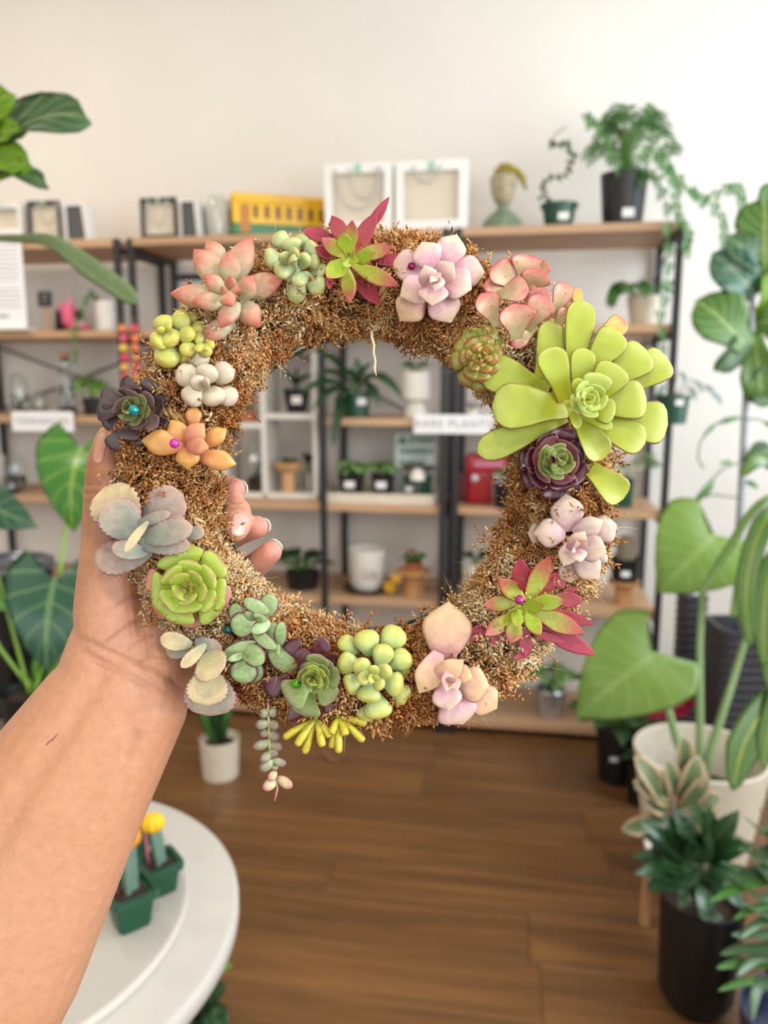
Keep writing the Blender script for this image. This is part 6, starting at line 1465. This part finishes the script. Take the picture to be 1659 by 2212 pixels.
# cream edged rubber plant on a little wooden stool
fl = on_h(1386, 1985, 0); dr = 1.93; pr2 = P(1452, 1830, dr); SH_ = .20
t = empty('plant_stool', Matrix.Translation((pr2.x, pr2.y+.02, 0)), 'little wooden stool with slim legs under the rubber plant, right side', 'stool')
sx = pr2.x-fl.x
box('seat', t, -sx-.012, -.13, SH_-.02, .11, .10, SH_, M_woodt, .003)
for x in (-sx, .095):
    for y in (-.115, .085): box('leg', t, x-.011, y-.011, 0, x+.011, y+.011, SH_-.02, M_woodl, .002)
t = empty('rubber_plant', Matrix.Translation((pr2.x, pr2.y, SH_+.0005)), 'rubber plant with cream and pink edged leaves in a small white pot on the stool', 'plant')
pot(t, .066, .05, max(.07, pr2.z-SH_), M_wpot); me_ = proto('oval', g_rub, seg=10, ring=10, cup=.1); st = Soup()
for b, tp, w in (((1440, 1745), (1382, 1640), 50), ((1450, 1735), (1378, 1690), 46), ((1470, 1660), (1480, 1596), 44), ((1470, 1720), (1510, 1640), 54), ((1465, 1745), (1560, 1725), 52), ((1440, 1770), (1350, 1792), 46), ((1452, 1720), (1445, 1646), 40), ((1475, 1740), (1530, 1680), 46), ((1460, 1760), (1540, 1775), 44), ((1445, 1750), (1400, 1735), 42)):
    put_leaf(t, me_, W2L(t, *b, dr-.02), W2L(t, *tp, dr-.06), (.1, -1, .5), w*dr/F); st.add(tubegeo([(0, 0, .06), W2L(t, *b, dr-.02)], .004, 6))
link('stems', st.mesh('stems', plain('pink_stem', '#8a5a50', .6)), t)
# peace lily in the big black floor pot
M, s = floorM(1500, 2165); pf = M.translation; t = empty('peace_lily', Matrix.Translation(pf), 'dark green leafy plant in a tall black pot on the floor, lower right', 'plant')
lathe('pot', t, [(0, 0), (.062, 0), (.085, .04), (.094, .28), (.088, .28), (.084, .24), (0, .24)], M_bpot, 36); lathe('soil', t, [(.085, .245), (0, .25)], M_soil, 24)
dp = -((CM.inverted() @ Vector((pf.x, pf.y, .3))).z); me_ = proto('lance', g_dark, seg=11, ring=10); st = Soup(); qr = random.Random(2)
for (bx, by, tx, ty, w) in ((1480, 1860, 1395, 1800, 50), (1480, 1840, 1440, 1760, 54), (1500, 1830, 1510, 1745, 58), (1520, 1840, 1590, 1760, 54), (1470, 1880, 1372, 1845, 46), (1500, 1870, 1440, 1910, 60), (1490, 1890, 1400, 1915, 56), (1530, 1860, 1620, 1820, 50), (1500, 1900, 1470, 1960, 44), (1530, 1880, 1600, 1890, 50), (1520, 1960, 1560, 2040, 50), (1510, 1830, 1475, 1790, 60), (1490, 1860, 1530, 1800, 60), (1540, 1900, 1610, 1960, 46), (1470, 1870, 1392, 1770, 46), (1510, 1850, 1560, 1790, 50), (1495, 1850, 1462, 1745, 52), (1480, 1880, 1420, 1860, 56), (1530, 1900, 1590, 1930, 50), (1505, 1840, 1540, 1752, 50), (1450, 1890, 1385, 1880, 44), (1515, 1910, 1520, 1975, 46)):
    b = W2L(t, bx, by, dp-.02); put_leaf(t, me_, b, W2L(t, tx, ty, dp-.07+qr.uniform(-.05, .05)), (.1, -.7, 1), w*dp/F); st.add(tubegeo([(0, 0, .24), b*.5+Vector((0, 0, .15)), b], .003, 6))
link('stems', st.mesh('stems', M_stemd), t)
# strap leaved plant in a navy pot at the lower right corner
pb = P(1725, 2190, 1.42); t = empty('spider_plant', Matrix.Translation((pb.x, pb.y, 0)), 'arching strap leaved plant in a navy pot, lower right corner', 'plant'); zb = pb.z
lathe('pot', t, [(0, 0), (.075, 0), (.10, max(.1, zb)), (.094, max(.1, zb)), (.09, zb*.85), (0, zb*.85)], plain('navy_glaze', '#20284a', .25), 32)
for (mx, my, tx, ty, w) in ((1640, 1890, 1556, 1862, 22), (1640, 1880, 1560, 1912, 26), (1630, 1905, 1532, 1948, 28), (1650, 1800, 1605, 1762, 20), (1640, 1840, 1580, 1800, 22), (1620, 2050, 1556, 2062, 26), (1610, 2080, 1548, 2092, 24), (1620, 2120, 1552, 2140, 20), (1640, 2130, 1625, 2205, 26), (1640, 1960, 1585, 1985, 20), (1650, 1990, 1595, 2030, 22), (1665, 1830, 1640, 1740, 22), (1640, 1940, 1575, 1890, 22), (1650, 1860, 1598, 1832, 26), (1645, 2020, 1580, 2020, 26), (1640, 2070, 1590, 2110, 25), (1660, 1900, 1620, 1850, 25), (1650, 1975, 1602, 1950, 26), (1665, 1800, 1655, 1700, 21)):
    ribbon(t, [(0, 0, zb*.85), W2L(t, 1700, my+20, 1.42), W2L(t, mx, my, 1.36), W2L(t, tx, ty, 1.30)], [w*.0006, w*.0008, w*.00092, w*.0007, w*.0003, w*.00006], g_strap if w % 4 else g_mid, (0, -.5, 1), .002)
# corn plant beyond the right edge
pk = P(1880, 1300, 1.5); t = empty('corn_plant', Matrix.Translation((pk.x, pk.y, 0)), 'plant with broad yellow striped leaves hanging in at the right edge', 'plant')
pot(t, .13, .10, .24, M_bpot); tube('cane', t, [(0, 0, .2), (.01, 0, .8), (0, 0, 1.35)], [.02, .019, .016], M_bark, 10)
for pts, ws in (([(1720, 1090), (1650, 1130), (1612, 1260), (1620, 1400)], 46), ([(1720, 1170), (1668, 1220), (1650, 1330), (1650, 1440)], 46), ([(1730, 1060), (1640, 1090), (1570, 1190), (1508, 1292)], 18), ([(1740, 1500), (1668, 1520), (1610, 1600), (1582, 1708)], 72), ([(1730, 1020), (1690, 1010), (1640, 990), (1600, 1030)], 40), ([(1730, 1240), (1690, 1290), (1668, 1400), (1670, 1500)], 60), ([(1740, 1420), (1690, 1480), (1660, 1580), (1650, 1660)], 46)):
    w = ws*1.5/F; ribbon(t, [(0, 0, 1.25 if pts[0][1] < 1300 else 1.0)]+[W2L(t, x, y, 1.55-.03*i) for i, (x, y) in enumerate(pts)], [w*.4, w*.6, w, w*.95, w*.4, w*.04], g_corn, (-.3, -1, .3), .003, 'leaf', 20)

# fig tree in the ribbed planter, with a thin climbing vine
pg_ = on_h(1598, 1345, .67); t = empty('fig_tree', Matrix.Translation((pg_.x, pg_.y, 0)), 'fig tree in a charcoal ribbed planter at the right, leaves against the wall', 'plant')
M_rib = plain('charcoal_planter', '#3a3b41', .45)
def ribbed(t, r, h):
    pr_ = [(0, 0), (r*.86, 0)]
    n = int(h/.03)
    for i in range(n): z = h*i/n; f = .86+.14*i/n; pr_ += [(r*f, z+.004), (r*f, z+.022), (r*f-.004, z+.025), (r*f-.004, z+.028)]
    pr_ += [(r, h), (r-.012, h), (r-.015, h-.05)]
    lathe('planter', t, pr_, M_rib, 32, sq=.85); lathe('soil', t, [(r-.012, h-.05), (0, h-.045)], M_soil, 32, sq=.85)
ribbed(t, .09, .67); df = -((CM.inverted() @ Vector((pg_.x, pg_.y, 1.0))).z)
tube('trunk', t, [(0, 0, .62), W2L(t, 1592, 1230, df), W2L(t, 1602, 1050, df), W2L(t, 1610, 880, df), W2L(t, 1626, 640, df), W2L(t, 1640, 420, df)], [.013, .013, .012, .011, .009, .006], plain('grey_bark', '#8f959a', .7, var=.2, scale=50), 8)
for mt, b, tp, w, nh in ((g_figd, (1648, 610), (1580, 508), 82, (.3, -1, .2)), (g_fig, (1650, 605), (1652, 425), 125, (-.3, -1, .1)), (g_philod, (1632, 640), (1545, 548), 95, (-.6, -.7, .5)), (g_fig, (1628, 775), (1514, 648), 125, (.1, -1, .2)), (g_figb, (1640, 690), (1700, 590), 90, (0, -1, .1)), (g_fig, (1630, 700), (1690, 690), 100, (0, -1, .2)), (g_fig, (1625, 715), (1648, 868), 84, (-.3, -1, 0)), (g_figd, (1612, 860), (1680, 800), 70, (.3, -1, .3)), (g_figd, (1615, 700), (1560, 800), 60, (.4, -1, 0)), (g_figd, (1618, 830), (1665, 870), 60, (0, -1, .2)), (g_fig, (1640, 480), (1690, 400), 80, (0, -1, .2)), (g_figd, (1600, 1010), (1668, 965), 56, (0, -1, .4))):
    put_leaf(t, proto('fiddle' if mt is not g_philod else 'oval', mt, wave=.04, seg=13, ring=10), W2L(t, *b, df), W2L(t, *tp, df-.05), nh, w*df/F)
t2 = empty('climbing_vine', Matrix.Translation(P(1600, 1000, df-.03)), 'thin vine curling out from the right fig trunk', 'vine'); st = Soup()
V1 = [(1606, 905), (1570, 903), (1540, 920), (1512, 955), (1507, 990), (1520, 1012)]; V2 = [(1600, 998), (1562, 1012), (1522, 1052), (1490, 1095), (1478, 1120)]; V3 = [(1606, 905), (1640, 906), (1668, 922)]; V4 = [(1592, 1075), (1540, 1068), (1480, 1085)]
for V_ in (V1, V2, V3, V4): st.add(tubegeo([loc_pt(t2, P(x, y, df-.03)) for x, y in V_], .0028, 5))
link('stems', st.mesh('stems', M_stemd), t2)
for (a, b, w) in (((1600, 902), (1555, 914), 12), ((1545, 916), (1520, 940), 10), ((1540, 1036), (1508, 1082), 18), ((1580, 1000), (1556, 1000), 12), ((1610, 1040), (1640, 1056), 14), ((1650, 910), (1672, 930), 14)): put_leaf(t2, proto('lance', g_mid), loc_pt(t2, P(*a, df-.03)), loc_pt(t2, P(*b, df-.05)), (0, -1, .4), w*df/F)
pg2 = on_h(1508, 1288, .70); t = empty('tall_planter', Matrix.Translation((pg2.x, pg2.y+.05, 0)), 'narrow charcoal ribbed planter left of the fig planter', 'planter'); ribbed(t, .046, .70)
t = empty('glass_bottle', Matrix.Translation((pg2.x, pg2.y+.05, .6555)), 'small silver topped bottle standing in the narrow charcoal planter', 'bottle'); lathe('bottle', t, [(0, 0), (.030, 0), (.030, .05), (.012, .085), (.012, .10)], M_silver, 20); lathe('cap', t, [(.012, .1), (.017, .104), (.017, .124), (0, .130)], M_white, 16)
# floor pots in front of the right shelf end
for px, py, r, h, lab, fl in ((1332, 1680, .083, .20, 'black floor pot with dark red flowers, in front of the right shelf end', True), (1384, 1732, .055, .15, 'smaller black floor pot beside the flowering one', False)):
    M, s = floorM(px, py); t = empty('flowering_plant' if fl else 'potted_plant', M, lab, 'plant'); pot(t, r, r*.8, h, M_bpot); sticker(t, -r*.3, -r*.93, h*.55, .028, .018)
    sprig(t, proto('heart' if fl else 'oval', g_dark, th=.02), h*.9, 22 if fl else 9, .085 if fl else .05, .06 if fl else .025, px, .13 if fl else .03, .12 if fl else .05, 0)
    if fl:
        st = Soup(); pm = proto('round', plain('magenta_petal', '#b01846', .4), th=.08)
        for x, y in ((1418, 1515), (1455, 1505), (1480, 1520), (1440, 1545), (1410, 1545), (1490, 1490), (1470, 1540)):
            e = loc_pt(t, P(x, y, 2.72)); st.add(tubegeo([(0, 0, h*.9), (e.x*.5, e.y*.5, e.z*.8), e], .002, 5))
            for a in range(4): put_leaf(t, pm, e, e+Vector((math.cos(a*1.57)*.03, -.008, math.sin(a*1.57)*.024+.01)), (0, -1, .2), .028, 'petal')
        link('flower_stems', st.mesh('flower_stems', M_stemd), t)
